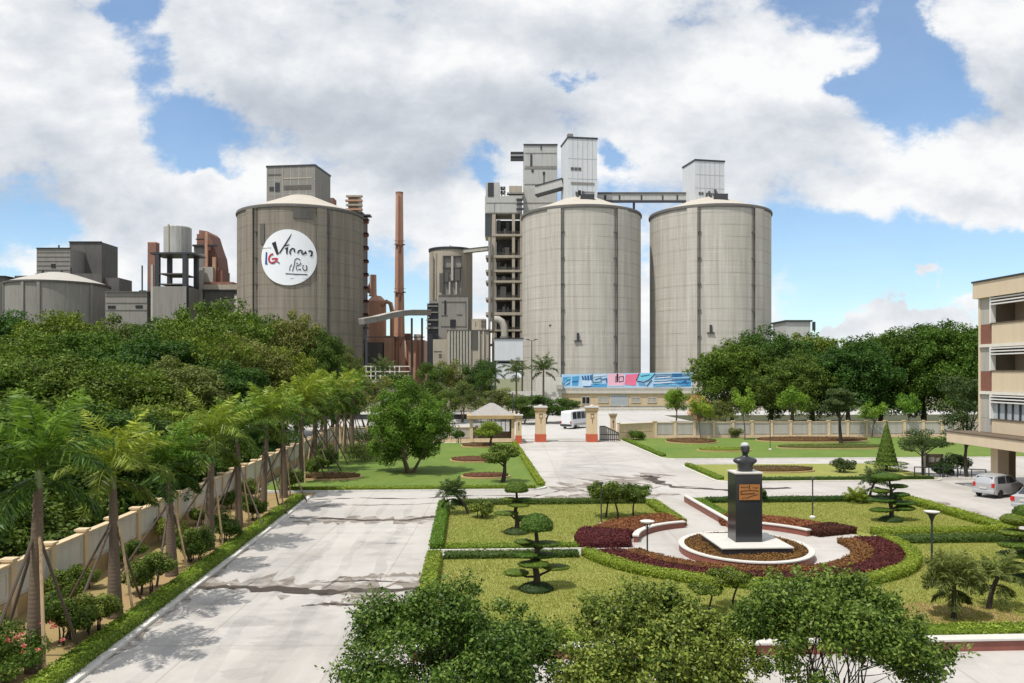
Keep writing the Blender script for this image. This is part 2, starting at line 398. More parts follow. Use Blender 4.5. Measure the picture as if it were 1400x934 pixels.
    mx = N(nt, 'ShaderNodeMixShader'); nt.links.new(al.outputs[0], mx.inputs[0])
    nt.links.new(bg.outputs[0], mx.inputs[1]); nt.links.new(bg2.outputs[0], mx.inputs[2]); nt.links.new(mx.outputs[0], out.inputs[0])
build_world()

# ------------------------------------------------------------------ palette
M_conc = ground_mat('yard_concrete', (.385, .36, .33), (.49, .465, .435), (.43, .41, .385), .10, .9, (4.25, 6.0, .03), .52, mott=.45)
M_street = ground_mat('street_concrete', (.40, .385, .365), (.47, .455, .43), (.43, .42, .40), .07, .9, None, .35)
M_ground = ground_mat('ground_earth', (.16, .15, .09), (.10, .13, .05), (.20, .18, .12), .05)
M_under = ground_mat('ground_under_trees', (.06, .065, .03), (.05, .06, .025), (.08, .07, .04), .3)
M_dirt = ground_mat('bare_soil', (.30, .20, .095), (.24, .20, .075), (.36, .25, .13), .35, .95, None, 0, .5, 6)
M_lawn_d = ground_mat('lawn_dry', (.205, .235, .048), (.285, .270, .080), (.17, .205, .042), .22, .95, None, 0, .8, 14, .5)
M_lawn_g = ground_mat('lawn_green', (.10, .17, .028), (.15, .20, .038), (.08, .14, .026), .16, .95, None, 0, .8, 14, .5)
M_kerb = basic('pale_kerb', (.60, .58, .54), .85, .15, 2.0, .35)
M_red = basic('red_tile', (.22, .075, .055), .5, .2, 3.0, .3)
M_wallw = basic('white_coping', (.54, .52, .48), .8, .1, 2.0, .2)
M_cream = basic('cream_plaster', (.60, .47, .30), .85, .12, .8, .25)
M_creamd = basic('ochre_plaster', (.44, .31, .155), .85, .15, .8, .35)
M_panel = basic('offwhite_panel', (.56, .53, .46), .85, .10, .8, .3)
M_panelg = basic('grey_panel', (.40, .38, .34), .85, .12, .8, .35)
M_orange = basic('orange_tile', (.46, .10, .045), .6, .2, 4.0)
M_dark = basic('dark_steel', (.035, .037, .042), .5, .3, 2.0)
M_black = basic('black_void', (.012, .013, .015), .6, .3, 1.0)
M_gran = basic('black_granite', (.022, .024, .028), .16, .25, 30.0, spec=.6)
M_bark = basic('bark', (.13, .095, .065), .9, .3, 5.0, .4, bump=.5)
M_stem = basic('dark_bark', (.045, .035, .026), .9, .3, 5.0)
M_bamboo = basic('bamboo_pole', (.46, .33, .19), .7, .2, 3.0)
M_bamboo2 = basic('weathered_pole', (.10, .075, .055), .8, .2, 3.0)
M_hedge = leafy('hedge_leaf', (.07, .12, .012), (.17, .25, .025), (.30, .38, .06))
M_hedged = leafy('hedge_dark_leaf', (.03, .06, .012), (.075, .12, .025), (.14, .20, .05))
M_rust = leafy('rust_leaf', (.085, .035, .014), (.19, .082, .032), (.30, .15, .055), .15, .7)
M_brownb = leafy('brown_leaf', (.07, .04, .018), (.155, .085, .038), (.25, .15, .06), .15, .7)
M_burg = leafy('burgundy_leaf', (.035, .008, .010), (.085, .021, .017), (.15, .05, .035), .12, .75)
M_tree = leafy('tree_leaf', (.028, .055, .006), (.082, .135, .014), (.185, .245, .035))
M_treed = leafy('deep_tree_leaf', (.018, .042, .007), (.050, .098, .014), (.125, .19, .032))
M_treeb = leafy('bright_tree_leaf', (.07, .13, .012), (.16, .26, .028), (.28, .37, .05))
M_olive = leafy('olive_leaf', (.05, .066, .014), (.11, .135, .032), (.20, .225, .065))
M_near = leafy('near_leaf', (.022, .042, .006), (.085, .135, .018), (.26, .31, .065), .32, .42)
M_near2 = leafy('near_deep_leaf', (.018, .038, .006), (.07, .122, .018), (.23, .29, .06), .3, .42)
M_palm = leafy('palm_leaf', (.035, .058, .012), (.095, .155, .02), (.25, .33, .045), .32, .4)
M_palmd = leafy('dark_palm_leaf', (.022, .045, .012), (.05, .085, .025), (.10, .14, .05))
M_orangef = leafy('orange_flower', (.5, .16, .02), (.75, .30, .04), (.85, .45, .10))
M_pinkf = leafy('pink_flower', (.55, .06, .12), (.75, .16, .22), (.85, .35, .40))
M_topi = leafy('topiary_leaf', (.03, .06, .008), (.085, .14, .018), (.19, .26, .05), .2)

# ------------------------------------------------------------------ ground
struct(MB().prism([(-900, -60), (900, -60), (900, 1500), (-900, 1500)], -.6, -.03).build('ground', M_ground))
struct(MB().prism(rect(-10.1, 75, -20, 96.5), -.3, 0).build('yard', M_conc))
struct(MB().prism(rect(-14.8, -10.12, -20, 54), -.3, .03).build('planting_strip', M_dirt))
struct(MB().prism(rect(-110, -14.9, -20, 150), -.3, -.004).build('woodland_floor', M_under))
struct(MB().prism(rect(-120, 190, 97.2, 168), -.3, .0).build('street', M_street))
# kerb of the left road, in lengths
mb = MB()
for k in range(30):
    t = 4+k*1.62
    if t < 52: mb.prism(rect(-10.35, -10.06, t, t+1.6), -.1, .10)
struct(mb.build('road_kerb', M_kerb, bevel=.015))
CS, CT = 12.2, 36.0               # centre of the round garden
def lawn(name, s0, s1, t0, t1, mat, r=.8, cut=None):
    pts = []
    for (cx, cy, a) in ((s1-r, t1-r, 0), (s0+r, t1-r, 90), (s0+r, t0+r, 180), (s1-r, t0+r, 270)):
        for k in range(6):
            q = math.radians(a+k*18); pts.append((cx+r*math.cos(q), cy+r*math.sin(q)))
    outer = [A(*p)[:2] for p in pts]
    inner = [A(p[0]+(.16 if p[0] < (s0+s1)/2 else -.16), p[1]+(.16 if p[1] < (t0+t1)/2 else -.16))[:2] for p in pts]
    struct(MB().prism(outer, -.1, .11).build('garden_kerb', M_kerb))
    struct(MB().prism(inner, 0, .135).build(name, mat))
lawn('lawn', -1.75, 27.2, 22.7, 48.6, M_lawn_d)
lawn('lawn', -14.3, 5.5, 54.6, 91.0, M_lawn_g, 1.5)
lawn('lawn', 18.1, 35.5, 57.6, 68.3, M_lawn_d, 1.2)
lawn('lawn', 17.9, 66, 73.2, 96.0, M_lawn_g, 1.5)
# the paved circle and its paths lie on the lawn
ring = [A(CS+6.9*math.cos(2*PI*k/72), CS*0+CT+6.9*math.sin(2*PI*k/72))[:2] for k in range(72)]
struct(MB().prism(ring, .1, .139).build('round_pavement', M_conc))
struct(MB().prism(rect(-1.75, CS-6.5, 34.75, 35.65), .1, .143).build('path', M_conc))
struct(MB().prism(rect(CS+6.0, 27.2, 36.7, 37.6), .1, .143).build('path', M_conc))
struct(MB().prism(rect(11.35, 13.15, CT+6.5, 48.75), .1, .143).build('path', M_conc))
# white edging along the west and east paths
for s0, s1, t in ((-1.75, CS-7.0, 34.66), (-1.75, CS-7.0, 35.72), (CS+7.3, 27.2, 36.62), (CS+7.3, 27.2, 37.68)):
    struct(MB().prism(rect(s0, s1, t-.06, t+.06), .1, .19).build('path_kerb', M_wallw))
# red tiled low wall along the lower road
mb = MB(); mb.prism(rect(-1.6, 27.4, 22.36, 22.66), 0, .30, 0); tw = thing('low_wall', 'long red tiled low wall with pale coping along the near road edge of the lawn', 'low wall', A(12, 22.5))
def reparent(o, par):
    o.parent = par; o.matrix_parent_inverse = Matrix.LocRotScale(Vector(par.location), par.rotation_euler, Vector((1, 1, 1))).inverted()
    return o
reparent(mb.build('tile_face', M_red), tw)
reparent(MB().prism(rect(-1.65, 27.45, 22.30, 22.72), .301, .37).build('coping', M_wallw, bevel=.01), tw)

# stains, a gutter and cracks on the concrete
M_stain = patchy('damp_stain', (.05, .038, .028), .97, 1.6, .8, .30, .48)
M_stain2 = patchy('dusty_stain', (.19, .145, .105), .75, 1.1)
M_stain3 = patchy('grey_patch', (.30, .292, .285), .16, .5)
rr = random.Random(5)
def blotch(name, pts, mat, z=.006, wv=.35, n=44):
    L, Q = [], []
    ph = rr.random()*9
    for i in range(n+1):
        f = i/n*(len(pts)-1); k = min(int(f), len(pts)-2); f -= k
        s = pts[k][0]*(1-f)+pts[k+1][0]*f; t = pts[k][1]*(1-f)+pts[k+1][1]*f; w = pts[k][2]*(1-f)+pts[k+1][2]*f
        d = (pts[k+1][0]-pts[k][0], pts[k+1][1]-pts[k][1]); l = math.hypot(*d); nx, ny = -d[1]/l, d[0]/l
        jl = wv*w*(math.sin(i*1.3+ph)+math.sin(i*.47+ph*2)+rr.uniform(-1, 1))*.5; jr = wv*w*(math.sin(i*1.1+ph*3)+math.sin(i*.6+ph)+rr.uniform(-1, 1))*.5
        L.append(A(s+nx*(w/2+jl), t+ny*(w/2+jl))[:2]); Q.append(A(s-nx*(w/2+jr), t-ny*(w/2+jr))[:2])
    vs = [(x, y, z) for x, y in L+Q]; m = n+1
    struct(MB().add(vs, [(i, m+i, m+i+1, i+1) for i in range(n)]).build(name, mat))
def gp(*pp): return [(*G(px, py), w) for px, py, w in pp]
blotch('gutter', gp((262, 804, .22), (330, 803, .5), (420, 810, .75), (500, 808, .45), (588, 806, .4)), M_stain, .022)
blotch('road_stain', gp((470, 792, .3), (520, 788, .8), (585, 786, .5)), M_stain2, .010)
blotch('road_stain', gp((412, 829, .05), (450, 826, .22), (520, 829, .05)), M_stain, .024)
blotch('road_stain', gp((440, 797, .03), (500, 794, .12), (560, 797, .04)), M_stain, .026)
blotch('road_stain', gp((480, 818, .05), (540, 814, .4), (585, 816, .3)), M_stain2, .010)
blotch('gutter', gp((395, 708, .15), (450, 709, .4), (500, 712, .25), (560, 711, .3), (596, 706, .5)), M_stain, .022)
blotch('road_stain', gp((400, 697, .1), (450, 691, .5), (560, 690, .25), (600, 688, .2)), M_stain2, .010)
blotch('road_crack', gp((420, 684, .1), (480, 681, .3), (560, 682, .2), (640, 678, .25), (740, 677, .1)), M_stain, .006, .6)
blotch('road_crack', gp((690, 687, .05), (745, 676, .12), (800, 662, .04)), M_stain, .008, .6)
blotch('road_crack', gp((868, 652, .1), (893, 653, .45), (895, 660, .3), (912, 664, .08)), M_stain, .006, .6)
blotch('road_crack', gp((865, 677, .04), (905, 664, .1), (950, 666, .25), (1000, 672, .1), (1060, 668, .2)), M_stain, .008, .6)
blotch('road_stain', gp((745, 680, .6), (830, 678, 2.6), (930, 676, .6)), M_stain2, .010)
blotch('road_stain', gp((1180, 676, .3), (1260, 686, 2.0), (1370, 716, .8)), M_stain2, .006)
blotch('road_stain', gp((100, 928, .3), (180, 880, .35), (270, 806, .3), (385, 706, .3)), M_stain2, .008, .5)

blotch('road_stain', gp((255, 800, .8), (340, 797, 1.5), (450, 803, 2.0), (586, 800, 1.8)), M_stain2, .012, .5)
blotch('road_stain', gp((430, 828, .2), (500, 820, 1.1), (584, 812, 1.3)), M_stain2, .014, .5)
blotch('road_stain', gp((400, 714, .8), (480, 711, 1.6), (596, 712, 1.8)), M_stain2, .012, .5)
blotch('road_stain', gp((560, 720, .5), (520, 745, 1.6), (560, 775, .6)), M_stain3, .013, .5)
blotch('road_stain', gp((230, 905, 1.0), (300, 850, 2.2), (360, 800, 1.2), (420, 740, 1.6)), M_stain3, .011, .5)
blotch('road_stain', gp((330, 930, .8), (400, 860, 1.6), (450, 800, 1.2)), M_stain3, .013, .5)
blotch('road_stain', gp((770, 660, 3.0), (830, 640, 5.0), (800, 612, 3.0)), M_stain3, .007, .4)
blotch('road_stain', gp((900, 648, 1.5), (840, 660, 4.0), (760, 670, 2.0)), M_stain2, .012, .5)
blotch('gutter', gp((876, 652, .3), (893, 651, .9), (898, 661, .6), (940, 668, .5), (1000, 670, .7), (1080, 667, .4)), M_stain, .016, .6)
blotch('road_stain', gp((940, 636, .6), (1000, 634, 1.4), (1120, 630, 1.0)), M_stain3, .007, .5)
for k, (x0, x1) in enumerate(((-8.2, -8.5), (-6.6, -6.9), (-5.3, -5.0), (-3.8, -3.4))):
    blotch('tyre_mark', [(x0, 14, .3), (x1-.3, 26, .42), (x0+.2, 38, .38), (x1, 50, .3)], M_stain3, .018+.002*k, .3)

# ------------------------------------------------------------------ hedges and beds
HG = 'clipped green hedges edging the lawns'
def hg(label, poly, h=.34, mat=None, seed=1, leaf=.085, dens=300, cat='hedge', name='hedge', group=HG, z0=.12): return hedge(name, label, cat, poly, z0, h, mat or M_hedge, leaf, dens, group, seed)
hg('long bright green hedge between the left road kerb and the palm row', strip([(-10.62, 8), (-10.62, 20), (-10.6, 35), (-10.62, 51.5)], .62), .34, None, 2, .08, 380, z0=.02)
hg('short hedge on the left road side of the upper left lawn', strip([(-1.42, 36.0), (-1.42, 47.9)], .55), .36, None, 3)
hg('short hedge on the left road side of the lower left lawn', strip([(-1.42, 23.0), (-1.42, 34.4)], .55), .36, None, 4)
hg('thin hedge at the back of the upper left lawn by the cross street', strip([(-1.0, 48.1), (10.7, 48.15)], .5), .34, M_hedged, 5)
hg('hedge on the left side of the path from the gate to the monument', strip([(10.95, 40.9), (10.95, 47.7)], .6), .34, None, 6)
hg('hedge on the right side of the path from the gate to the monument', strip([(13.75, 41.0), (13.75, 47.9)], .75), .34, None, 7)
hg('long hedge at the back of the upper right lawn by the cross street', strip([(14.4, 48.1), (26.4, 48.1)], .5), .34, M_hedged, 8)
hg('hedge on the parking side of the upper right lawn', strip([(26.75, 38.2), (26.75, 48.2)], .65), .38, None, 9)
hg('hedge along the far side of the right hand path', strip([(19.6, 38.05), (26.3, 38.05)], .5), .36, None, 10)
hg('dark hedge along the near side of the right hand path', strip([(19.6, 36.25), (26.6, 36.25)], .5), .36, M_hedged, 11)
hg('hedge along the far side of the left hand path', strip([(-1.0, 36.05), (5.0, 36.05)], .40), .24, M_hedge, 12)
hg('dark hedge along the near side of the left hand path', strip([(-1.0, 34.28), (4.7, 34.28)], .5), .28, M_hedged, 13)
hg('hedge behind the red low wall at the near edge of the lawn', strip([(-1.2, 23.05), (27, 23.05)], .55), .40, None, 14)
hg('curved bright hedge wrapping the outside of the round garden', arc((CS, CT), 6.95, 7.5, 192, 366, 60), .34, None, 15, .075, 400, group=None)
BG = 'red leaved planting round the monument'
hg('rust coloured bed curving behind the left of the monument', arc((CS, CT), 4.75, 6.85, 103, 152), .36, M_rust, 21, .085, 460, 'flower bed', 'clipped_bed', BG)
hg('burgundy bed at the left end of the upper left curve', arc((CS, CT), 4.85, 7.3, 153, 181), .36, M_burg, 22, .085, 460, 'flower bed', 'clipped_bed', BG)
hg('rust coloured bed curving behind the right of the monument', arc((CS, CT), 4.75, 6.85, 33, 80), .34, M_rust, 23, .085, 460, 'flower bed', 'clipped_bed', BG)
hg('short burgundy bed ending the upper right curve at the path', arc((CS, CT), 4.85, 7.2, 19.5, 32.4), .34, M_burg, 24, .085, 460, 'flower bed', 'clipped_bed', BG)
hg('rust coloured inner band of the front curved bed', arc((CS, CT), 4.85, 5.7, 195, 364, 50), .26, M_rust, 25, .085, 460, 'flower bed', 'clipped_bed', BG)
hg('burgundy outer band of the front curved bed', arc((CS, CT), 5.73, 6.9, 193, 365, 50), .28, M_burg, 26, .085, 460, 'flower bed', 'clipped_bed', BG)

# curved seat walls
def seat_wall(label, a0, a1, r0=4.42, r1=4.66, extra=None):
    mid = A(CS+4.4*math.cos(math.radians((a0+a1)/2)), CT+4.4*math.sin(math.radians((a0+a1)/2)))
    t = thing('seat_wall', label, 'low wall', mid, 0, 'curved red and white walls round the monument')
    reparent(MB().prism(arc((CS, CT), r0+.02, r1-.02, a0, a1), .13, .42).build('tile_face', M_red), t)
    reparent(MB().prism(arc((CS, CT), r0-.03, r1+.03, a0-.4, a1+.4), .422, .48).build('coping', M_wallw), t)
seat_wall('curved red wall with white coping left of the monument', 106, 168)
seat_wall('curved red wall with white coping right of the monument', 24, 76)
t = thing('retaining_wall', 'straight low red brown wall along the right of the path behind the monument', 'low wall', A(13.25, 44))
reparent(MB().prism(rect(13.17, 13.35, 39.2, 48.5), .1, .48).build('tile_face', M_red), t)
reparent(MB().prism(rect(13.13, 13.39, 39.15, 48.55), .482, .54).build('coping', M_wallw), t)

# small beds on the far lawns
def bed(label, px, py, rx, ry, mat=M_rust, seed=1):
    s, t = G(px, py); poly = [A(s+rx*math.cos(2*PI*k/28), t+ry*math.sin(2*PI*k/28))[:2] for k in range(28)]
    root = thing('island_bed', label, 'flower bed', A(s, t, .13), 0, 'small round beds on the far lawns')
    k = MB().prism([A(s+(rx+.18)*math.cos(2*PI*i/28), t+(ry+.18)*math.sin(2*PI*i/28))[:2] for i in range(28)], .12, .25).build('kerb_ring', M_creamd); reparent(k, root)
    reparent(hedge('planting', None, None, poly, .2, .22, mat, .11, 60, None, seed), root)
bed('oval red bed on the left lawn beside the palm props', 452, 656, 2.2, 1.4, M_brownb, 31)
bed('red island bed behind the bushy bonsai on the left lawn', 664, 655, 1.7, .9, M_brownb, 32)
bed('red island bed in the middle of the left lawn', 648, 632, 2.0, 1.6, M_brownb, 33)
bed('brown island bed in front of the guardhouse', 655, 612, 1.8, 1.6, M_brownb, 34)
bed('large brown oval bed on the island lawn behind the bust', 1060, 646, 3.0, 1.5, M_brownb, 35)
bed('thin brown bed on the right lawn near the gate', 945, 606, 2.8, 2.6, M_brownb, 36)
bed('pale green bed on the far right lawn behind the bust', 990, 618, 2.6, 1.2, M_hedge, 37)
bed('brown bed on the far right lawn before the panelled wall', 1110, 604, 6.5, 2.6, M_brownb, 38)
bed('wide olive bed on the far right lawn near the cone topiary', 1140, 614, 6.0, 1.6, M_olive, 39)
hg('pale green kerb hedge along the left lawn beside the gate road', strip([(5.1, 56), (5.15, 89.5)], .5), .25, M_hedge, 41, .12, 90)
hg('low hedge along the front of the left lawn', strip([(-12, 55.0), (4.6, 55.0)], .45), .2, M_hedge, 42, .11, 100)
hg('pale hedge on the gate side of the far right lawn', strip([(18.4, 75), (18.3, 93.5)], .5), .25, M_hedge, 43, .12, 90)
hg('low hedge on the gate side of the island lawn', strip([(18.6, 58.4), (18.6, 67.4)], .5), .25, M_hedge, 44, .12, 100)
hg('low hedge along the front of the island lawn', strip([(19.3, 58.05), (34.5, 58.05)], .4), .22, M_hedged, 45, .11, 100)

# ------------------------------------------------------------------ monument
mt = thing('monument', 'black granite bust on a tall pedestal with a square stepped base in the round garden', 'monument', A(12.05, 34.45, .13), R_)
pl = thing('round_planter', 'low round planter with red tiled rim at the foot of the monument', 'planter', A(12.05, 34.5, .13), R_)
MB().lathe([(2.78, 0), (2.78, .30), (2.58, .30), (2.58, .02)], 64, sy=1.15).build('tile_rim', M_red, pl, True)
MB().lathe([(2.81, .301), (2.81, .35), (2.56, .35), (2.56, .301), (2.81, .301)], 64, sy=1.15).build('coping', M_wallw, pl, True)
c = A(12.05, 34.5)
reparent(hedge('planting', None, None, [(c[0]+2.56*math.cos(2*PI*i/40), c[1]+2.56*1.15*math.sin(2*PI*i/40)) for i in range(40)], .14, .33, M_rust, .085, 460, None, 51), pl)
k = MB(); k.box(-1.5, 1.5, -1.55, 1.5, .1, .54); k.build('plinth', M_gran, mt, bevel=.01)
MB().box(-1.53, 1.53, -1.58, 1.53, .542, .60).build('plinth_top', M_wallw, mt, bevel=.008)
MB().box(-.58, .58, -.50, .58, .602, 3.52).build('pedestal', M_gran, mt, bevel=.012)
MB().box(-.61, .61, -.53, .61, 3.522, 3.59).build('cap', M_wallw, mt, bevel=.006)
M_plq = basic('copper_plaque', (.42, .17, .05), .45, .3, 9, metal=.3)
pq = MB().box(-.44, .46, -.535, -.503, 2.42, 3.08).build('plaque', M_plq, mt)
e = MB(); yy = -.540                # raised dark lines of the plaque
def stroke(mb, pts, w, y0, y1, m=0):
    for a, b in zip(pts[:-1], pts[1:]):
        dx, dz = b[0]-a[0], b[1]-a[1]; l = math.hypot(dx, dz) or 1e-6; nx, nz = -dz/l*w/2, dx/l*w/2; ex, ez = dx/l*w*.25, dz/l*w*.25
        mb.xz([(a[0]-ex+nx, a[1]-ez+nz), (a[0]-ex-nx, a[1]-ez-nz), (b[0]+ex-nx, b[1]+ez-nz), (b[0]+ex+nx, b[1]+ez+nz)], y0, y1, m)
def pq_s(pts, w): stroke(e, [((x-434)/142*.9+.01, (391-y)/88*.66+2.75) for x, y in pts], w, -.545, -.536)
pq_s([(372, 360), (398, 364), (430, 358)], .018); pq_s([(434, 350), (434, 374)], .028); pq_s([(375, 384), (375, 402), (470, 398)], .03)
pq_s([(375, 384), (440, 380), (496, 384)], .024); pq_s([(410, 425), (450, 412), (492, 404)], .024); pq_s([(460, 362), (478, 368), (492, 362)], .018)
pq_s([(384, 426), (400, 420)], .018)
e.build('inscription', M_black, pq)
# bust: one continuous surface of rings (z, rx, ry, y offset)
M_bust = basic('bust_stone', (.03, .031, .034), .35, .3, 12, spec=.5)
M_hair = basic('hair_lit_top', (.42, .42, .42), .6, .15, 20)  # hair: sunlight on the dark stone head, painted in as pale grey
def bust(parent, z0):
    rings = [(0, .40, .26, 0, 3.5), (.30, .42, .27, 0, 3.5), (.36, .46, .28, 0, 3), (.48, .66, .31, .01, 2.8), (.58, .70, .30, .01, 2.6), (.66, .64, .27, .02, 2.4), (.72, .46, .23, .02, 2.2),
             (.77, .24, .18, .02, 2), (.82, .165, .155, .01, 2), (.90, .155, .155, 0, 2), (.95, .175, .19, -.02, 2), (1.00, .20, .23, -.04, 2.1), (1.06, .215, .245, -.03, 2.1),
             (1.12, .225, .25, -.02, 2), (1.18, .232, .255, -.01, 2), (1.26, .235, .26, 0, 2), (1.34, .225, .25, .005, 2), (1.42, .185, .21, .01, 2), (1.47, .12, .14, .01, 2), (1.495, .02, .02, .01, 2)]
    n = 40; vs = []
    for z, rx, ry, oy, p in rings:
        for k in range(n):
            t = 2*PI*k/n; c_, s_ = math.cos(t), math.sin(t)
            x = rx*math.copysign(abs(c_)**(2/p), c_); y = ry*math.copysign(abs(s_)**(2/p), s_)+oy
            f = max(0, -s_); a = abs(c_)
            if 1.0 < z < 1.36 and s_ < 0:      # face: nose, eye sockets, mouth, chin
                nose = math.exp(-((z-1.13)/.055)**2)*math.exp(-(c_/.16)**2)*.075+math.exp(-((z-1.19)/.06)**2)*math.exp(-(c_/.12)**2)*.04
                eye = math.exp(-((z-1.205)/.03)**2)*math.exp(-((a-.36)/.16)**2)*.045
                brow = math.exp(-((z-1.26)/.03)**2)*math.exp(-(a/.6)**2)*.025
                mouth = math.exp(-((z-1.045)/.012)**2)*math.exp(-(c_/.3)**2)*.02; lip = math.exp(-((z-1.065)/.015)**2)*math.exp(-(c_/.3)**2)*.015
                y -= (nose+brow+lip-eye-mouth)
            if 1.10 < z < 1.30 and abs(s_) < .32: x += math.copysign(.035*math.exp(-((z-1.19)/.07)**2), x)   # ears
            if .3 < z < .62 and f > .3: y += .03*math.exp(-(c_/.12)**2)                                        # jacket opening
            vs.append((x, y, z0+z))
    m = len(rings); fs = [(j*n+k, j*n+(k+1) % n, (j+1)*n+(k+1) % n, (j+1)*n+k) for j in range(m-1) for k in range(n)]
    fs += [tuple(reversed(range(n))), tuple(range((m-1)*n, m*n))]
    b = MB().add(vs, fs).build('bust', M_bust, parent, True)
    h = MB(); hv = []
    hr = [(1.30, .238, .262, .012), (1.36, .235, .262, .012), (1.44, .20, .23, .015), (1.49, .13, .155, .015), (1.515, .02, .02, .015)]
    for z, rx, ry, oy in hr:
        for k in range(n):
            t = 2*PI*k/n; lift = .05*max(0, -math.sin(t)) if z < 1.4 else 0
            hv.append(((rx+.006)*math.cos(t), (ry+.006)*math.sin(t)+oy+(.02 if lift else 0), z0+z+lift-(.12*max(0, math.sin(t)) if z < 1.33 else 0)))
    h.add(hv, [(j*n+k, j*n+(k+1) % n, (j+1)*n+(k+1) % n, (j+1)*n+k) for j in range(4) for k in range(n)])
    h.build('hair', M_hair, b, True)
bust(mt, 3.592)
for o in mt.children:
    if o.name.startswith('bust'): o.scale = (.74, .9, .83); o.location = (0, 0, 3.592*(1-.83))

# short grass on the near lawns, too many blades to count
def grass(n, s0, s1, t0, t1, mat, z, seed, keep):
    lv = Leaves(seed); r = lv.r; st = np.column_stack([s0+(s1-s0)*r.random(n), t0+(t1-t0)*r.random(n)**1.3]); st = st[keep(st)]; n = len(st)
    x = st[:, 0]*CR-st[:, 1]*SR; y = st[:, 0]*SR+st[:, 1]*CR; h = .035+.045*r.random(n)
    pch = np.sin(x*.9+np.sin(y*.7)*1.5)*.12+np.sin(y*1.3-x*.4)*.1
    ax = unit(np.column_stack([r.normal(size=(n, 2))*.55, np.ones(n)])); nr = np.column_stack([r.normal(size=(n, 2)), np.full(n, .15)])
    lv.put(np.column_stack([x, y, z+h*.45]), nr, h*1.2, .022, .5+pch*.8+r.normal(size=n)*.11, ax)
    struct(lv.build('grass', mat), 'stuff', 'short sunlit grass of the lawns round the monument', 'grass')
M_grass = leafy('grass_blade', (.165, .19, .03), (.245, .26, .055), (.34, .32, .10), .3, .7)
def kp(st):
    q = np.hypot(st[:, 0]-CS, st[:, 1]-CT) > 7.55; q &= ~((st[:, 1] > 33.95) & (st[:, 1] < 36.35) & (st[:, 0] < 12)); q &= ~((st[:, 1] > 35.95) & (st[:, 1] < 38.35) & (st[:, 0] > 12)); q &= ~((st[:, 0] > 10.6) & (st[:, 0] < 14.2) & (st[:, 1] > 38)); return q
grass(230000, -1.1, 26.4, 23.4, 47.8, M_grass, .135, 71, kp)
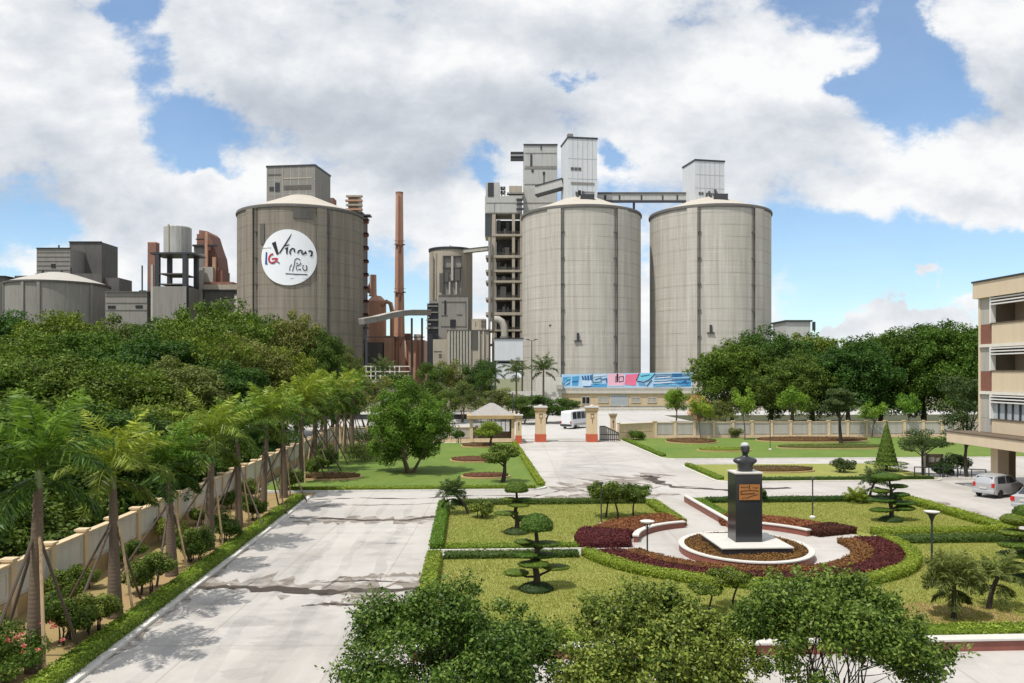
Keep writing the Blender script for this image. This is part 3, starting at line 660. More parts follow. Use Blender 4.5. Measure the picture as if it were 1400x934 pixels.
# ------------------------------------------------------------------ trees
def limb(mb, p0, p1, r0, r1, rnd, n=6, bend=.12, k=4):
    p0, p1 = Vector(p0), Vector(p1); L = (p1-p0).length; pts = []
    o = Vector((rnd.uniform(-1, 1), rnd.uniform(-1, 1), rnd.uniform(-.3, .6)))*L*bend
    for i in range(k+1):
        f = i/k; pts.append(p0.lerp(p1, f)+o*math.sin(f*PI))
    mb.tube(pts, [r0+(r1-r0)*i/k for i in range(k+1)], n); return pts
def broad_tree(name, label, cat, seed, H=13., crown_r=5.5, bot=3.2, nclump=60, nleaf=260, leaf=.26, mat=None, bark=None, stems=1, flat=.8, group=None, trunk_r=.28, cl=(.20, .30), cone=0., tv=.2, inner=.5, skirt=0., rag=0., sprig=0, spread=1.):
    rnd = random.Random(seed); root = thing(name, label, cat, group=group); lv = Leaves(seed); r = lv.r
    cz = (H+bot)/2; hz = (H-bot)/2
    cs = []
    # lobes: a few big masses carrying the clumps, so the outline is uneven
    lobes = []
    nl = 7
    for i in range(nl):
        a = 2*PI*i/nl+rnd.uniform(-.4, .4); rad = crown_r*rnd.uniform(.42, .64)*spread
        lobes.append((rad*math.cos(a), rad*math.sin(a), cz+hz*rnd.uniform(-.45, .35), crown_r*rnd.uniform(.34, .48)/spread**1.3))
    lobes.append((rnd.uniform(-.1, .1)*crown_r, rnd.uniform(-.1, .1)*crown_r, cz+hz*.42, crown_r*.5))
    lobes.append((rnd.uniform(-.4, .4)*crown_r, rnd.uniform(-.4, .4)*crown_r, cz+hz*.2, crown_r*.45))
    for i in range(nclump):
        lx, ly, lz, lr = lobes[i % len(lobes)]
        d = unit(r.normal(size=(1, 3)))[0]; d[2] = d[2]*.8+.18
        q = np.array([lx, ly, lz])+d*lr*np.array([1, 1, hz/crown_r*1.05])*(.62+.45*rnd.random())
        if cone:
            f = max(.12, 1-cone*(q[2]-bot)/(H-bot)); q[0] *= f; q[1] *= f
        q[2] = min(max(q[2], bot+.1*hz), H-.05*hz); cs.append(q)
    for i in range(int(nclump*skirt)):
        a = rnd.uniform(0, 2*PI); k = crown_r*rnd.uniform(.45, .95); cs.append(np.array([k*math.cos(a), k*math.sin(a), bot+(cz-bot)*rnd.uniform(0, .75)]))
    for i in range(int(nclump*rag)):
        d = unit(r.normal(size=(1, 3)))[0]; d[2] = abs(d[2])*.9-.1; q = np.array([0, 0, cz])+d*np.array([crown_r, crown_r, hz])*rnd.uniform(.86, 1.10); k = crown_r*rnd.uniform(.07, .13)
        lv.clump(q, (k*1.3, k*1.3, k), int(nleaf*.4), leaf, .5, .7, .62, tv, .1)
    for q in cs:
        k = crown_r*rnd.uniform(*cl)
        lv.clump(q, (k*rnd.uniform(.85, 1.2), k*rnd.uniform(.85, 1.2), k*flat), int(nleaf*(k/crown_r/cl[1]*1.2)**2), leaf*rnd.uniform(.85, 1.2), .55, .6, .5+rnd.uniform(-.24, .22), tv, inner)
    for i in range(sprig):         # leafy shoots sticking out of the crown
        q = cs[rnd.randrange(len(cs))]; d = q-np.array([0, 0, bot+.2*hz]); d = d/(np.linalg.norm(d)+1e-6)+r.normal(size=3)*.35+np.array([0, 0, .35]); d /= np.linalg.norm(d)
        k = 14; L = crown_r*rnd.uniform(.18, .36); f = np.linspace(.2, 1, k)[:, None]; p = q+d*L*f+np.array([0, 0, -1])*(f**2)*L*.18+r.normal(size=(k, 3))*leaf*.45
        lv.put(p, r.normal(size=(k, 3))*.7+np.array([0, 0, .8]), leaf*1.25*(.8+.4*r.random(k)), leaf*.6, .72+r.normal(size=k)*.2)
    lv.build('crown', mat or M_tree, root)
    mb = MB()
    for s in range(stems):
        if stems == 1: base = (0, 0, -.1); top = (rnd.uniform(-.3, .3), rnd.uniform(-.3, .3), bot+hz*.25)
        else:
            a = 2*PI*s/stems+rnd.uniform(-.3, .3); base = (.12*math.cos(a)*stems**.5, .12*math.sin(a)*stems**.5, -.1); top = (crown_r*.28*math.cos(a), crown_r*.28*math.sin(a), bot+hz*.35)
        tr = trunk_r*(1 if stems == 1 else rnd.uniform(.8, 1.1))
        pts = limb(mb, base, top, tr*1.15, tr*.62, rnd, 8, .05, 5)
        near = sorted(cs, key=lambda q: (q[0]-top[0])**2+(q[1]-top[1])**2)[:max(6, len(cs)//4)]
        for q in (rnd.sample(cs, min(len(cs), 9)) if stems == 1 else rnd.sample(near, min(len(near), 4))):
            limb(mb, pts[-1 if rnd.random() < .6 else -2], q, tr*.45, tr*.08, rnd, 5, .10)
    mb.build('trunk', bark or M_bark, root, True)
    return root

def place(px, D, dz=0.): return ((px-700)/F*D, D, dz)
# --- prototypes of the wood on the left
TG = 'trees of the dense wood beyond the left boundary wall'
protos = [broad_tree('broadleaf_tree', 'x', 'tree', 100+i, H=h, crown_r=cr, bot=b, nclump=int(nc*1.6), nleaf=nlf, leaf=.28, mat=m, flat=fl*.85, tv=.26, cl=(.12, .29), skirt=.25, rag=.5)
          for i, (h, cr, b, nc, nlf, m, fl) in enumerate([(13, 6.0, 3.0, 84, 230, M_tree, .62), (13, 5.2, 2.6, 76, 230, M_treed, .75), (13, 6.4, 3.6, 84, 220, M_tree, .5), (13, 5.4, 2.4, 76, 240, M_olive, .7)])]
used = set()
def tree(px, ytop, D, v, label, wid=None, rot=None, group=TG, lift=0):
    ht = zz(ytop, D); s = ht/13.; rt = rot if rot is not None else (px*1.7+D) % 6.28
    sx = s if wid is None else (wid/2/F*D)/(6.0, 5.2, 6.4, 5.4)[v]
    if v not in used:
        used.add(v); o = protos[v]; o.location = place(px, D); o.rotation_euler = (0, 0, rt); o.scale = (sx, sx, s); o['label'] = label
        if group: o['group'] = group
        return o
    return dup(protos[v], place(px, D), rt, (sx, sx, s), label, group)
for a in [
    (18, 424, 104, 1, 'tall dark tree at the far left edge below the domed silo', 150), (92, 420, 98, 0, 'broad crown below the right half of the domed silo', 150),
    (165, 430, 104, 3, 'olive toned crown under the low grey silo annex', 120), (222, 434, 98, 1, 'dark crown directly below the brown brick stack', 120),
    (292, 410, 96, 2, 'wide layered crown topping the wood below the red brown plant', 170), (352, 424, 104, 0, 'crown in front of the left edge of the logo silo', 120),
    (405, 424, 102, 3, 'olive tree in front of the logo silo below its round sign', 105), (440, 448, 100, 1, 'smaller dark tree at the right end of the wood before the logo silo', 66),
    (40, 452, 74, 2, 'flat layered crown in the middle of the wood at the far left', 190), (128, 448, 76, 0, 'mid wood crown between the domed silo and the palms', 180),
    (205, 455, 72, 1, 'deep green mid wood crown above the second palm', 160), (270, 446, 76, 2, 'spreading mid wood tree under the red brown plant', 170), (330, 455, 80, 3, 'olive mid wood tree left of the logo silo trees', 140), (385, 470, 84, 0, 'lower crown between the logo silo and the palm row', 120),
    (-20, 490, 54, 0, 'near dark tree cut by the left picture edge', 220), (75, 485, 56, 1, 'near dark tree behind the gap between the first two palms', 200), (165, 492, 58, 2, 'near layered tree behind the second palm crown', 190), (245, 488, 62, 3, 'near olive tree behind the third palm crown', 160), (305, 492, 66, 1, 'near dark tree behind the fourth palm crown', 140),
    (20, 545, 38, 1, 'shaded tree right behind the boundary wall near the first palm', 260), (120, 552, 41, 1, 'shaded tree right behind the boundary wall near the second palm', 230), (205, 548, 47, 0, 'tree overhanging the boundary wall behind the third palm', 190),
]: tree(*a)
tree(470, 470, 110, 3, 'thin grey green tree before the right side of the logo silo', 55)

# bushes in the shade behind the wall
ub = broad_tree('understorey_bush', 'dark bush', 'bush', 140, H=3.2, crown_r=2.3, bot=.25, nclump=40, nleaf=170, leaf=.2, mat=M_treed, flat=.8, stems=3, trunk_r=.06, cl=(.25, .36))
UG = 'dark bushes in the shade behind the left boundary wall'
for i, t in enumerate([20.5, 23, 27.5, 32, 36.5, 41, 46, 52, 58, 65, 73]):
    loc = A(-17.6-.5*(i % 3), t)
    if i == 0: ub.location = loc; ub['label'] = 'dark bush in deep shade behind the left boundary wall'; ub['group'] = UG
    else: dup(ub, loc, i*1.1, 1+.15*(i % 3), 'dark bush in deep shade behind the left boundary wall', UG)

# --- right hand trees
RG = 'big shade trees beyond the far panelled wall on the right'
rp = [broad_tree('shade_tree', 'x', 'tree', 130+i, H=13, crown_r=6.0, bot=2.2, nclump=170, nleaf=230, leaf=.28, mat=(M_treed, M_tree, M_treed)[i], flat=.7, trunk_r=.3, cl=(.12, .28), tv=.3, skirt=.22, rag=.45) for i in range(3)]
ru = set()
def rtree(px, ytop, D, v, label, wid):
    v = v % 3; s = zz(ytop, D)/13; sx = wid*1.18/2/F*D/6.0
    if v not in ru:
        ru.add(v); o = rp[v]; o.location = place(px, D); o.scale = (sx, sx, s); o['label'] = label; o['group'] = RG
    else: dup(rp[v], place(px, D), px*1.3 % 6.28, (sx, sx, s), label, RG)
for a in [
    (1000, 462, 118, 1, 'dark rounded tree before the right silo with its left edge on the lawn', 95), (1052, 447, 122, 0, 'tall shade tree in front of the small flat roof', 120), (1110, 450, 126, 1, 'dark shade tree right of the small flat roof', 115),
    (1162, 462, 112, 0, 'mid green shade tree left of the sky gap', 115), (1205, 450, 124, 1, 'dark shade tree in the middle of the right row', 110), (1262, 440, 120, 2, 'wide layered shade tree left of the office building', 130), (1312, 432, 112, 1, 'tallest dark shade tree touching the office building', 120), (1350, 440, 120, 0, 'shade tree half hidden behind the office building', 120),
    (1085, 480, 110, 3, 'lower olive crown in front of the right row', 90),
]: rtree(*a)

# --- middle distance beyond the left lawn
mb_ = broad_tree('roadside_tree', 'x', 'tree', 150, H=9, crown_r=3.6, bot=1.2, nclump=60, nleaf=200, leaf=.24, mat=M_treed, flat=.8, stems=2, trunk_r=.16)
mo_ = broad_tree('roadside_tree', 'x', 'tree', 151, H=9, crown_r=3.6, bot=1.2, nclump=60, nleaf=190, leaf=.24, mat=M_olive, flat=.8, stems=2, trunk_r=.16)
MG = 'small trees along the street in front of the plant'
first = {0: 1, 1: 1}
def mid(px, ytop, D, wid, v, label):
    p = (mb_, mo_)[v]; s = zz(ytop, D)/9; sx = wid/2/F*D/3.6
    if first[v]: first[v] = 0; p.location = place(px, D); p.scale = (sx, sx, s); p['label'] = label; p['group'] = MG
    else: dup(p, place(px, D), px*.37, (sx, sx, s), label, MG)
for a in [(500, 508, 118, 70, 1, 'olive street tree right of the logo silo foot'), (548, 505, 150, 60, 0, 'dark street tree at the foot of the orange chimney'), (590, 490, 158, 50, 0, 'dark street tree in front of the grey cylinder building'), (620, 487, 165, 46, 1, 'grey green street tree below the corrugated block'), (652, 486, 160, 50, 0, 'dark street tree left of the pale blue panel'),
          (632, 518, 130, 60, 1, 'lower olive tree left of the guardhouse roof'), (690, 528, 134, 64, 1, 'olive tree right behind the guardhouse roof'), (600, 530, 126, 50, 0, 'low dark tree behind the big lawn tree'), (665, 500, 150, 40, 0, 'slim dark tree under the pale blue panel'), (455, 520, 112, 60, 0, 'dark street tree behind the palm row end'),
          (745, 537, 128, 70, 0, 'dark rounded bush mass left of the white minibus'), (775, 543, 131, 46, 0, 'dark bush just behind the white minibus'), (715, 540, 125, 50, 0, 'dark bush between guardhouse and tall gate pillar'),
          (985, 545, 112, 50, 1, 'grey green low tree at the left foot of the right shade trees'), (960, 548, 118, 36, 1, 'small grey tree beside the orange flowering bush')]: mid(*a)
# lollipop and young trees
lt = broad_tree('round_tree', 'round bright clipped tree in front of the white street wall', 'tree', 152, H=zz(529, 130), crown_r=2.0, bot=1.5, nclump=44, nleaf=170, leaf=.2, mat=M_treeb, flat=.95, trunk_r=.12, cl=(.26, .36)); lt.location = place(924, 130)
lb = Leaves(160); root = thing('flowering_bush', 'orange flowering bush beside the end of the mural wall', 'bush', place(955, 136))
for i in range(14): lb.clump((lb.r.normal()*.9, lb.r.normal()*.7, 2.2+lb.r.normal()*1.0), (.8, .8, .7), 120, .2)
lb.build('flowers', M_orangef, root); MB().tube([(0, 0, -.1), (0, .1, 2)], [.1, .05]).build('stem', M_bark, root)
yt = broad_tree('young_tree', 'x', 'tree', 153, H=6.0, crown_r=1.5, bot=2.2, nclump=26, nleaf=110, leaf=.2, mat=M_treeb, flat=1.0, trunk_r=.08, cl=(.28, .42))
YG = 'young bright trees in front of the panelled wall'
for i, (px, yb, yt_, wd, lab) in enumerate([(1018, 603, 527, 32, 'slender young tree with thin crown, leftmost before the panelled wall'), (1083, 597, 525, 42, 'bright young tree in front of the dark trunks'), (1192, 600, 548, 34, 'young tree with crooked trunk and bright flat crown'), (1243, 598, 535, 30, 'rightmost bright young tree near the office building'), (958, 600, 540, 30, 'small young tree near the lawn corner by the gate')]):
    D = H0*F/(yb-HZ); loc = place(px, D, .1); s = (zz(yt_, D)-.1)/6.0; sx = wd/2/F*D/1.5
    if i == 0: yt.location = loc; yt.scale = (sx, sx, s); yt['label'] = lab; yt['group'] = YG
    else: dup(yt, loc, i*1.9, (sx, sx, s), lab, YG)

# --- big bushy tree on the left lawn
M_bushy = leafy('bushy_leaf', (.045, .08, .008), (.13, .205, .02), (.26, .34, .05))
bt = broad_tree('bushy_tree', 'big rounded bright green tree with dark low skirt on the left lawn', 'tree', 170, H=zz(520, 63.5), crown_r=3.25, bot=-.1, nclump=170, nleaf=330, leaf=.15, mat=M_bushy, flat=.95, stems=3, trunk_r=.16, cl=(.14, .28), cone=0., skirt=.0, rag=.35)
bt.location = place(560, 63.5, .12)
# dark conifer by the office building
dc = broad_tree('wispy_tree', 'dark grey green wispy tree beside the office building corner', 'tree', 171, H=8.6, crown_r=2.6, bot=1.6, nclump=60, nleaf=130, leaf=.16, mat=M_palmd, bark=M_stem, flat=.55, trunk_r=.14, cl=(.2, .34), cone=.4, inner=.2)
dc.location = place(1322, 62)

# --- shrubs of the planting strip, hedge shrubs on the lawns
def shrub(name, label, loc, seed, H, r_, mat, leaf=.09, group=None, nclump=34, nleaf=230, stems=4, cat='shrub', bot=.25):
    o = broad_tree(name, label, cat, seed, H=H, crown_r=r_, bot=bot, nclump=nclump, nleaf=nleaf, leaf=leaf, mat=mat, bark=M_stem, stems=stems, flat=.85, trunk_r=.035, cl=(.26, .38), group=group); o.location = loc; return o
SG = 'rounded shrubs between the palms and the boundary wall'
sp_ = shrub('shrub', 'x', (0, 0, 0), 180, 1.45, .85, M_near, .085)
for i, (px, yb, k, lab) in enumerate([(92, 880, 1.0, 'shrub between the first and second palm'), (128, 866, .85, 'shrub just left of the second palm base'), (200, 812, 1.0, 'shrub between the second and third palm'), (268, 768, .95, 'shrub between the third and fourth palm'), (308, 742, .95, 'shrub beside the fourth palm foot'), (346, 712, .9, 'shrub beside the fifth palm foot'), (398, 672, 1.0, 'shrub by the corner of the cross street'), (430, 652, 1.1, 'shrub at the corner of the left lawn'), (446, 642, 1.2, 'shrub behind the second lawn palm'), (40, 815, 1.0, 'shrub against the wall behind the first palm'), (215, 738, .8, 'shrub against the wall near the third palm')]):
    loc = (*A(*G(px, yb))[:2], .03)
    if i == 0: sp_.location = loc; sp_['label'] = lab; sp_['group'] = SG; sp_.scale = (k,)*3
    else: dup(sp_, loc, i*1.3, k, lab, SG)
for i, t in enumerate([21.5, 24, 28.6, 30.5, 34, 38.5, 43, 48, 52]):
    dup(sp_, A(-14.1+.12*(i % 3), t, .03), i*2.2, .62+.1*(i % 3), 'low shrub growing against the foot of the boundary wall', 'low shrubs along the foot of the boundary wall')
fs = Leaves(190); root = thing('flowering_shrub', 'pink flowering shrub in the near left corner', 'shrub', (*A(*G(8, 938))[:2], .03))
for i in range(34): fs.clump((fs.r.normal()*.42, fs.r.normal()*.42, .75+fs.r.normal()*.32), (.3, .3, .26), 190, .08)
for i in range(26): fs.clump((fs.r.normal()*.5, fs.r.normal()*.5, 1.1+fs.r.normal()*.25), (.06, .06, .05), 14, .07, mi=1)
fs.build('foliage', [M_near, M_pinkf], root); m_ = MB()
for i in range(5): m_.tube([(0, 0, -.05), (math.cos(i*1.26)*.3, math.sin(i*1.26)*.3, .8)], [.03, .012], 6)
m_.build('stem', M_stem, root, True)
for px, yb, yt_, w_, m_, lab in [(627, 607, 587, 18, M_treed, 'dark ball shrub left of the guardhouse'), (497, 612, 590, 60, M_tree, 'wide shrub at the back left of the left lawn'), (500, 632, 610, 70, M_olive, 'low olive shrub bed on the left lawn behind the palm props'), (658, 711, 686, 36, M_near, 'low bushy shrub beside the leaning palm'), (1152, 648, 628, 30, M_palmd, 'dark grey ball bush on the island lawn'), (870, 603, 590, 26, M_tree, 'small dark shrub by the lawn corner near the gate'), (1040, 690, 668, 20, M_near, 'small bush right behind the granite pedestal'), (440, 628, 605, 30, M_tree, 'shrub in the row of lawn palms'), (1005, 600, 586, 22, M_olive, 'small olive shrub before the panelled wall')]:
    D = H0*F/(yb-HZ); shrub('shrub', lab, place((px), D, .12), 200+px, zz(yt_, D)-.12, w_/2/F*D, m_, .11, None, 26, 160)

# --- foreground trees
NG = None
def near_tree(px, D, top, wid, bot, seed, label, stems=6, mat=M_near, sk=.4):
    o = broad_tree('shrub_tree', label, 'tree', seed, H=zz(top, D), crown_r=wid/2/F*D, bot=bot, nclump=170, nleaf=330, leaf=.085, mat=mat, bark=M_stem, stems=stems, flat=.9, trunk_r=.035, cl=(.10, .25), inner=.15, tv=.34, skirt=sk, rag=.4, sprig=330, spread=1.2)
    o.location = place(px, D); return o
near_tree(612, 17.8, 800, 276, .35, 301, 'leafy multi stemmed tree at the left of the three foreground trees', 8)
near_tree(890, 17.4, 800, 282, .25, 302, 'dense dark multi stemmed tree at the bottom centre', 8, M_near2)
near_tree(1140, 17.2, 783, 252, 1.25, 303, 'multi stemmed tree with bare thin trunks at the bottom right', 9, M_near, .12)
for px, yb, yt_, w_, lab, sd_ in [(1000, 838, 780, 62, 'small feathery tree at the edge of the front bed', 311), (966, 842, 806, 44, 'smallest feathery tree left of the other before the front bed', 312)]:
    D = H0*F/(yb-HZ); o = broad_tree('feathery_tree', lab, 'tree', sd_, H=zz(yt_, D), crown_r=w_/2/F*D, bot=.7, nclump=40, nleaf=200, leaf=.08, mat=M_near, bark=M_stem, flat=.6, trunk_r=.04, cl=(.2, .36), inner=.2); o.location = place(px, D, .12)

# ------------------------------------------------------------------ palms
def frond(lv, base, az, el, L, n, droop, lf, plum=1.0, t0=.5, mb=None, wd=.055):
    r = lv.r; pts = []; p = np.array(base, float); e = el; step = L/10
    for i in range(11):
        pts.append(p.copy()); d = np.array([math.cos(az)*math.cos(e), math.sin(az)*math.cos(e), math.sin(e)]); p = p+d*step; e -= droop/10*(.5+i/8)
    pts = np.array(pts)
    if mb is not None: mb.tube([tuple(q) for q in pts], [.032*(1-.085*i) for i in range(11)], 4, 0, False)
    f = np.linspace(.10, .995, n)*10; k = np.minimum(f.astype(int), 9); fr = (f-k)[:, None]
    P = pts[k]*(1-fr)+pts[k+1]*fr; T = unit(pts[k+1]-pts[k])
    side = np.cross(T, np.array([0, 0, 1.])); side = unit(side); up = np.cross(side, T)
    sg = np.where(np.arange(n) % 2 == 0, 1., -1.)[:, None]; ph = (r.normal(size=(n, 1))*.55*plum-.28)
    ax = unit(side*sg*np.cos(ph)+up*np.sin(ph)+T*.75+np.array([0, 0, -.22]))
    ll = lf*np.sin(np.clip(np.linspace(.18, 1.02, n), 0, 1)*PI)**.6*(.85+.3*r.random(n))+.06
    nr = np.cross(ax, T)+r.normal(size=(n, 3))*.35
    lv.put(P+ax*ll[:, None]*.5, nr, ll, wd, t0+r.normal(size=n)*.18, ax)
PALMV = [(4.9, 18, (.22, .145), 6, 2.4), (4.2, 16, (.28, .14), 5, 2.25), (3.8, 17, (.27, .14), 4, 2.2), (4.4, 15, (.23, .14), 6, 2.3)]
def palm_mesh(name, label, seed, th, nf=19, L=2.5, lf=.62, nl=96, mat=None, tr=(.30, .19), plum=1., cat='palm', lean=0., old=3, shaft=True, bark=None, group=None, wd=.055):
    root = thing(name, label, cat, group=group); rnd = random.Random(seed); mb = MB()
    pts, rad = [], []
    for i in range(25):
        f = i/24; pts.append((lean*f*f*th, 0, -.1+(th+.1)*f)); k = tr[0]+(tr[1]-tr[0])*min(1, f*1.6)**.7 if f < .8 else tr[1]*(1-.25*(f-.8)/.2)
        rad.append(k*(1+.010*(i % 2)))
    mb.tube(pts, rad, 14); mb.build('trunk', bark or M_ptrunk, root, True)
    tip = pts[-1]; lv = Leaves(seed); m2 = MB()
    if shaft:
        MB().tube([tip, (tip[0], 0, th+.35), (tip[0], 0, th+.75)], [tr[1]*.78, tr[1]*.62, tr[1]*.30], 12).build('crownshaft', M_shaft, root, True); top = th+.6
    else: top = th
    for i in range(nf):
        f = i/(nf-1); az = i*2.399+rnd.uniform(-.25, .25); el = 1.5-1.05*f+rnd.uniform(-.1, .1)
        frond(lv, (tip[0]+.05*math.cos(az), .05*math.sin(az), top-.15*f), az, el, L*rnd.uniform(.88, 1.08), nl, .95+.95*f+rnd.uniform(-.15, .2), lf, plum, .90-.62*f, m2, wd)
    for i in range(old):
        az = i*2.1+rnd.uniform(0, .8); frond(lv, (tip[0], 0, top-.35), az, -.15, L*.85, nl, 1.25, lf, .4, .28, m2, wd)
    lv.build('fronds', mat or M_palm, root, m2, .7)
    return root
def ring_bark(name, col):
    m, nt, b = nodes_of(name); b.inputs['Roughness'].default_value = .9
    tc = N(nt, 'ShaderNodeTexCoord').outputs['Object']
    w = N(nt, 'ShaderNodeTexWave', wave_type='BANDS', bands_direction='Z'); nt.links.new(tc, w.inputs['Vector']); w.inputs['Scale'].default_value = 2.6; w.inputs['Distortion'].default_value = .5; w.inputs['Detail'].default_value = 3
    n = noise_n(nt, tc, 5, 6, .65)
    c = mix_n(nt, n, sc(col, .7), sc(col, 1.3)); c = mix_n(nt, math_n(nt, 'MULTIPLY', w.outputs['Fac'], .22), c, sc(col, .5))
    nt.links.new(c, b.inputs['Base Color']); bump_n(nt, b, w.outputs['Fac'], .2, .02); return m
M_ptrunk = ring_bark('palm_trunk', (.135, .098, .066)); M_shaft = basic('crownshaft', (.16, .19, .07), .5, .2, 3)
PG = 'palms with bamboo props along the left road'
def props(root, th, seed, n=4):
    rnd = random.Random(seed); zt = th*.80
    for i in range(n):
        a = [-.35, 1.3, 2.7, 4.3][i]+rnd.uniform(-.25, .25); rr_ = rnd.uniform(1.7, 2.3) if i else .62
        c, s = math.cos(a), math.sin(a)
        MB().tube([(-.12*c, -.12*s, zt+.35), (.2*c, .2*s, zt*.86), (rr_*c, rr_*s, -.05)], [.036, .042, .046], 6).build('support_pole', M_bamboo if i == 0 else M_bamboo2, root, True)
pv = [palm_mesh('palm_tree', 'x', 400+i, th, nf, L, .58, 84, M_palm, tr, .42, old=old, wd=.062) for i, (th, nf, tr, old, L) in enumerate(PALMV)]
for i, p in enumerate(pv): props(p, PALMV[i][0], 420+i)
plist = [(45, 920, 0, 1.0, 'nearest palm with dark straight trunk at the left picture edge'), (157, 845, 1, 1.0, 'second palm from the left, swollen base and one pale prop'), (235, 788, 2, 1.0, 'third palm from the left with pale drooping fronds'), (285, 752, 1, 1.05, 'fourth palm from the left'), (327, 722, 3, 1.0, 'fifth palm from the left with bright upright leaves'), (360, 700, 0, .98, 'sixth palm, last before the end of the road hedge'),
         (388, 681, 1, 1.05, 'seventh palm at the corner of the cross street'), (411, 662, 3, 1.15, 'first palm of the row inside the left lawn'), (430, 648, 1, 1.15, 'second palm of the row inside the left lawn'), (446, 638, 0, 1.1, 'third palm of the row inside the left lawn'), (459, 630, 3, 1.2, 'fourth palm of the row inside the left lawn'), (470, 622, 1, 1.15, 'fifth palm of the row inside the left lawn'), (481, 615, 0, 1.15, 'farthest palm of the row by the back of the left lawn')]
seen = set()
for i, (px, yb, v, k, lab) in enumerate(plist):
    loc = (*A(*G(px, yb))[:2], .03)
    if v not in seen: seen.add(v); o = pv[v]; o.location = loc; o['label'] = lab; o['group'] = PG; o.scale = (k,)*3; o.rotation_euler = (0, 0, .3*i)
    else: o = dup(pv[v], loc, .9*((i*5) % 7)-.4, k, lab, PG)
    o.rotation_euler.x = .035*math.sin(i*2.7); o.rotation_euler.y = .03*math.cos(i*1.9)
# coconut like palms before the plant
fp = palm_mesh('coconut_palm', 'x', 450, 7.2, 15, 2.9, .8, 46, M_palmd, (.22, .15), .4, old=2, shaft=False, wd=.12)
for i, (px, ytop, D, lab) in enumerate([(743, 486, 150, 'palm standing out dark against the left of the twin silos'), (706, 492, 156, 'palm in front of the pale blue panel'), (524, 488, 160, 'dark palm in front of the orange chimney foot'), (672, 494, 152, 'palm left of the pale blue panel')]):
    s = zz(ytop, D)/9.4
    if i == 0: fp.location = place(px, D); fp.scale = (s,)*3; fp['label'] = lab; fp['group'] = 'dark palms in front of the plant'
    else: dup(fp, place(px, D), i*1.4, s, lab, 'dark palms in front of the plant')
# small garden palms
def gpalm(px, yb, th, L, lab, seed, mat=M_olive, lean=0., nf=26, plum=.5, lf=.3, rot=0, old=4, nl=60, tr=(.10, .07)):
    o = palm_mesh('date_palm', lab, seed, th, nf, L, lf, nl, mat, tr, plum, lean=lean, old=old, shaft=False, bark=M_stem, wd=.04); o.location = (*A(*G(px, yb))[:2], .12); o.rotation_euler = (0, 0, rot); return o
gpalm(1304, 851, 1.25, 1.05, 'small fine leaved palm on a bare soil patch in the near right lawn', 461, nf=44, plum=1.1, lf=.34, nl=80)
gpalm(1352, 838, 1.15, .95, 'small leaning palm with drooping fronds at the right edge of the near lawn', 462, lean=.3, nf=14, old=4)
gpalm(640, 706, 1.2, 1.0, 'leaning dark palm at the back left of the upper left lawn', 463, M_palmd, -.75, 22, 1., .3)
gpalm(1172, 690, .15, 1.0, 'low spiky cycad at the back of the upper right lawn', 464, M_palm, 0, 24, .5, .3, old=0)
gpalm(1188, 690, 1.3, 1.1, 'leaning palm behind the layered topiary on the right lawn', 465, M_palmd, .3, 20, .8, .32)
struct(MB().prism([A(G(1310, 848)[0]+2.0*math.cos(k*PI/12)*(1+.12*math.sin(k*2.3)), G(1310, 848)[1]+1.5*math.sin(k*PI/12)*(1+.12*math.cos(k*1.7)))[:2] for k in range(24)], .1, .141).build('bare_soil', M_dirt))
# weeping small trees at the back of the upper left lawn
wt = broad_tree('feathery_tree', 'x', 'tree', 471, H=2.2, crown_r=1.15, bot=.9, nclump=34, nleaf=190, leaf=.11, mat=M_near, bark=M_stem, flat=.6, trunk_r=.06, cl=(.24, .38), inner=.2)
for i, (px, yb, k, lab) in enumerate([(828, 711, .9, 'left one of three feathery trees at the back of the upper left lawn'), (846, 715, 1.0, 'middle one of three feathery trees at the back of the upper left lawn'), (866, 710, .85, 'right one of three feathery trees at the back of the upper left lawn')]):
    loc = (*A(*G(px, yb))[:2], .12)
    if i == 0: wt.location = loc; wt['label'] = lab; wt.scale = (k,)*3; wt['group'] = 'feathery trees on the upper left lawn'
    else: dup(wt, loc, i*2., k, lab, 'feathery trees on the upper left lawn')

# ------------------------------------------------------------------ topiaries
def topiary(label, px, yb, pads, dome, trunk, seed, s=1.0, mound=True, group='layered cloud pruned topiaries'):
    root = thing('topiary', label, 'topiary', (*A(*G(px, yb))[:2], .13), R_, group); root.scale = (s,)*3
    m = MB(); m.tube(trunk, [.14-.09*i/(len(trunk)-1) for i in range(len(trunk))], 8)
    for x, y, z, rx, ry, rz in pads:
        tz = min(trunk, key=lambda q: abs(q[2]-(z-.15))); m.tube([tz, ((tz[0]+x)/2, (tz[1]+y)/2, z-.14), (x, y, z-.03)], [.05, .04, .03], 6)
    m.build('trunk', M_stem, root, True)
    for i, (x, y, z, rx, ry, rz) in enumerate(pads+([dome] if dome else [])):
        lv = Leaves(seed+i); dm = dome and i == len(pads)
        n = int(900*rx*ry*(2.2 if dm else 1.6)/.25*.4)+200
        lv.ellipsoid((x, y, z), (rx, ry, rz), n, .07, zmin=-.15 if dm else -2)
        core = MB().lathe([(max(1e-5, math.cos(a)), math.sin(a)) for a in ([-.15+(PI/2+.15)*k/7 for k in range(8)] if dm else [-PI/2+PI*k/8 for k in range(9)])], 22)
        core.v = [(x+a*rx*.97, y+b*ry*.97, z+c*rz*.97) for a, b, c in core.v]
        lv.build('dome_top' if dm else 'foliage_pad', M_topi, root, core, .3)
    if mound:
        lv = Leaves(seed+90); lv.ellipsoid((0, 0, .02), (.62, .5, .28), 900, .09, zmin=0)
        c_ = MB().lathe([(.60, 0), (.5, .14), (.3, .24), (1e-5, .27)], 20); lv.build('base_shrub', M_palmd, root, c_, .1)
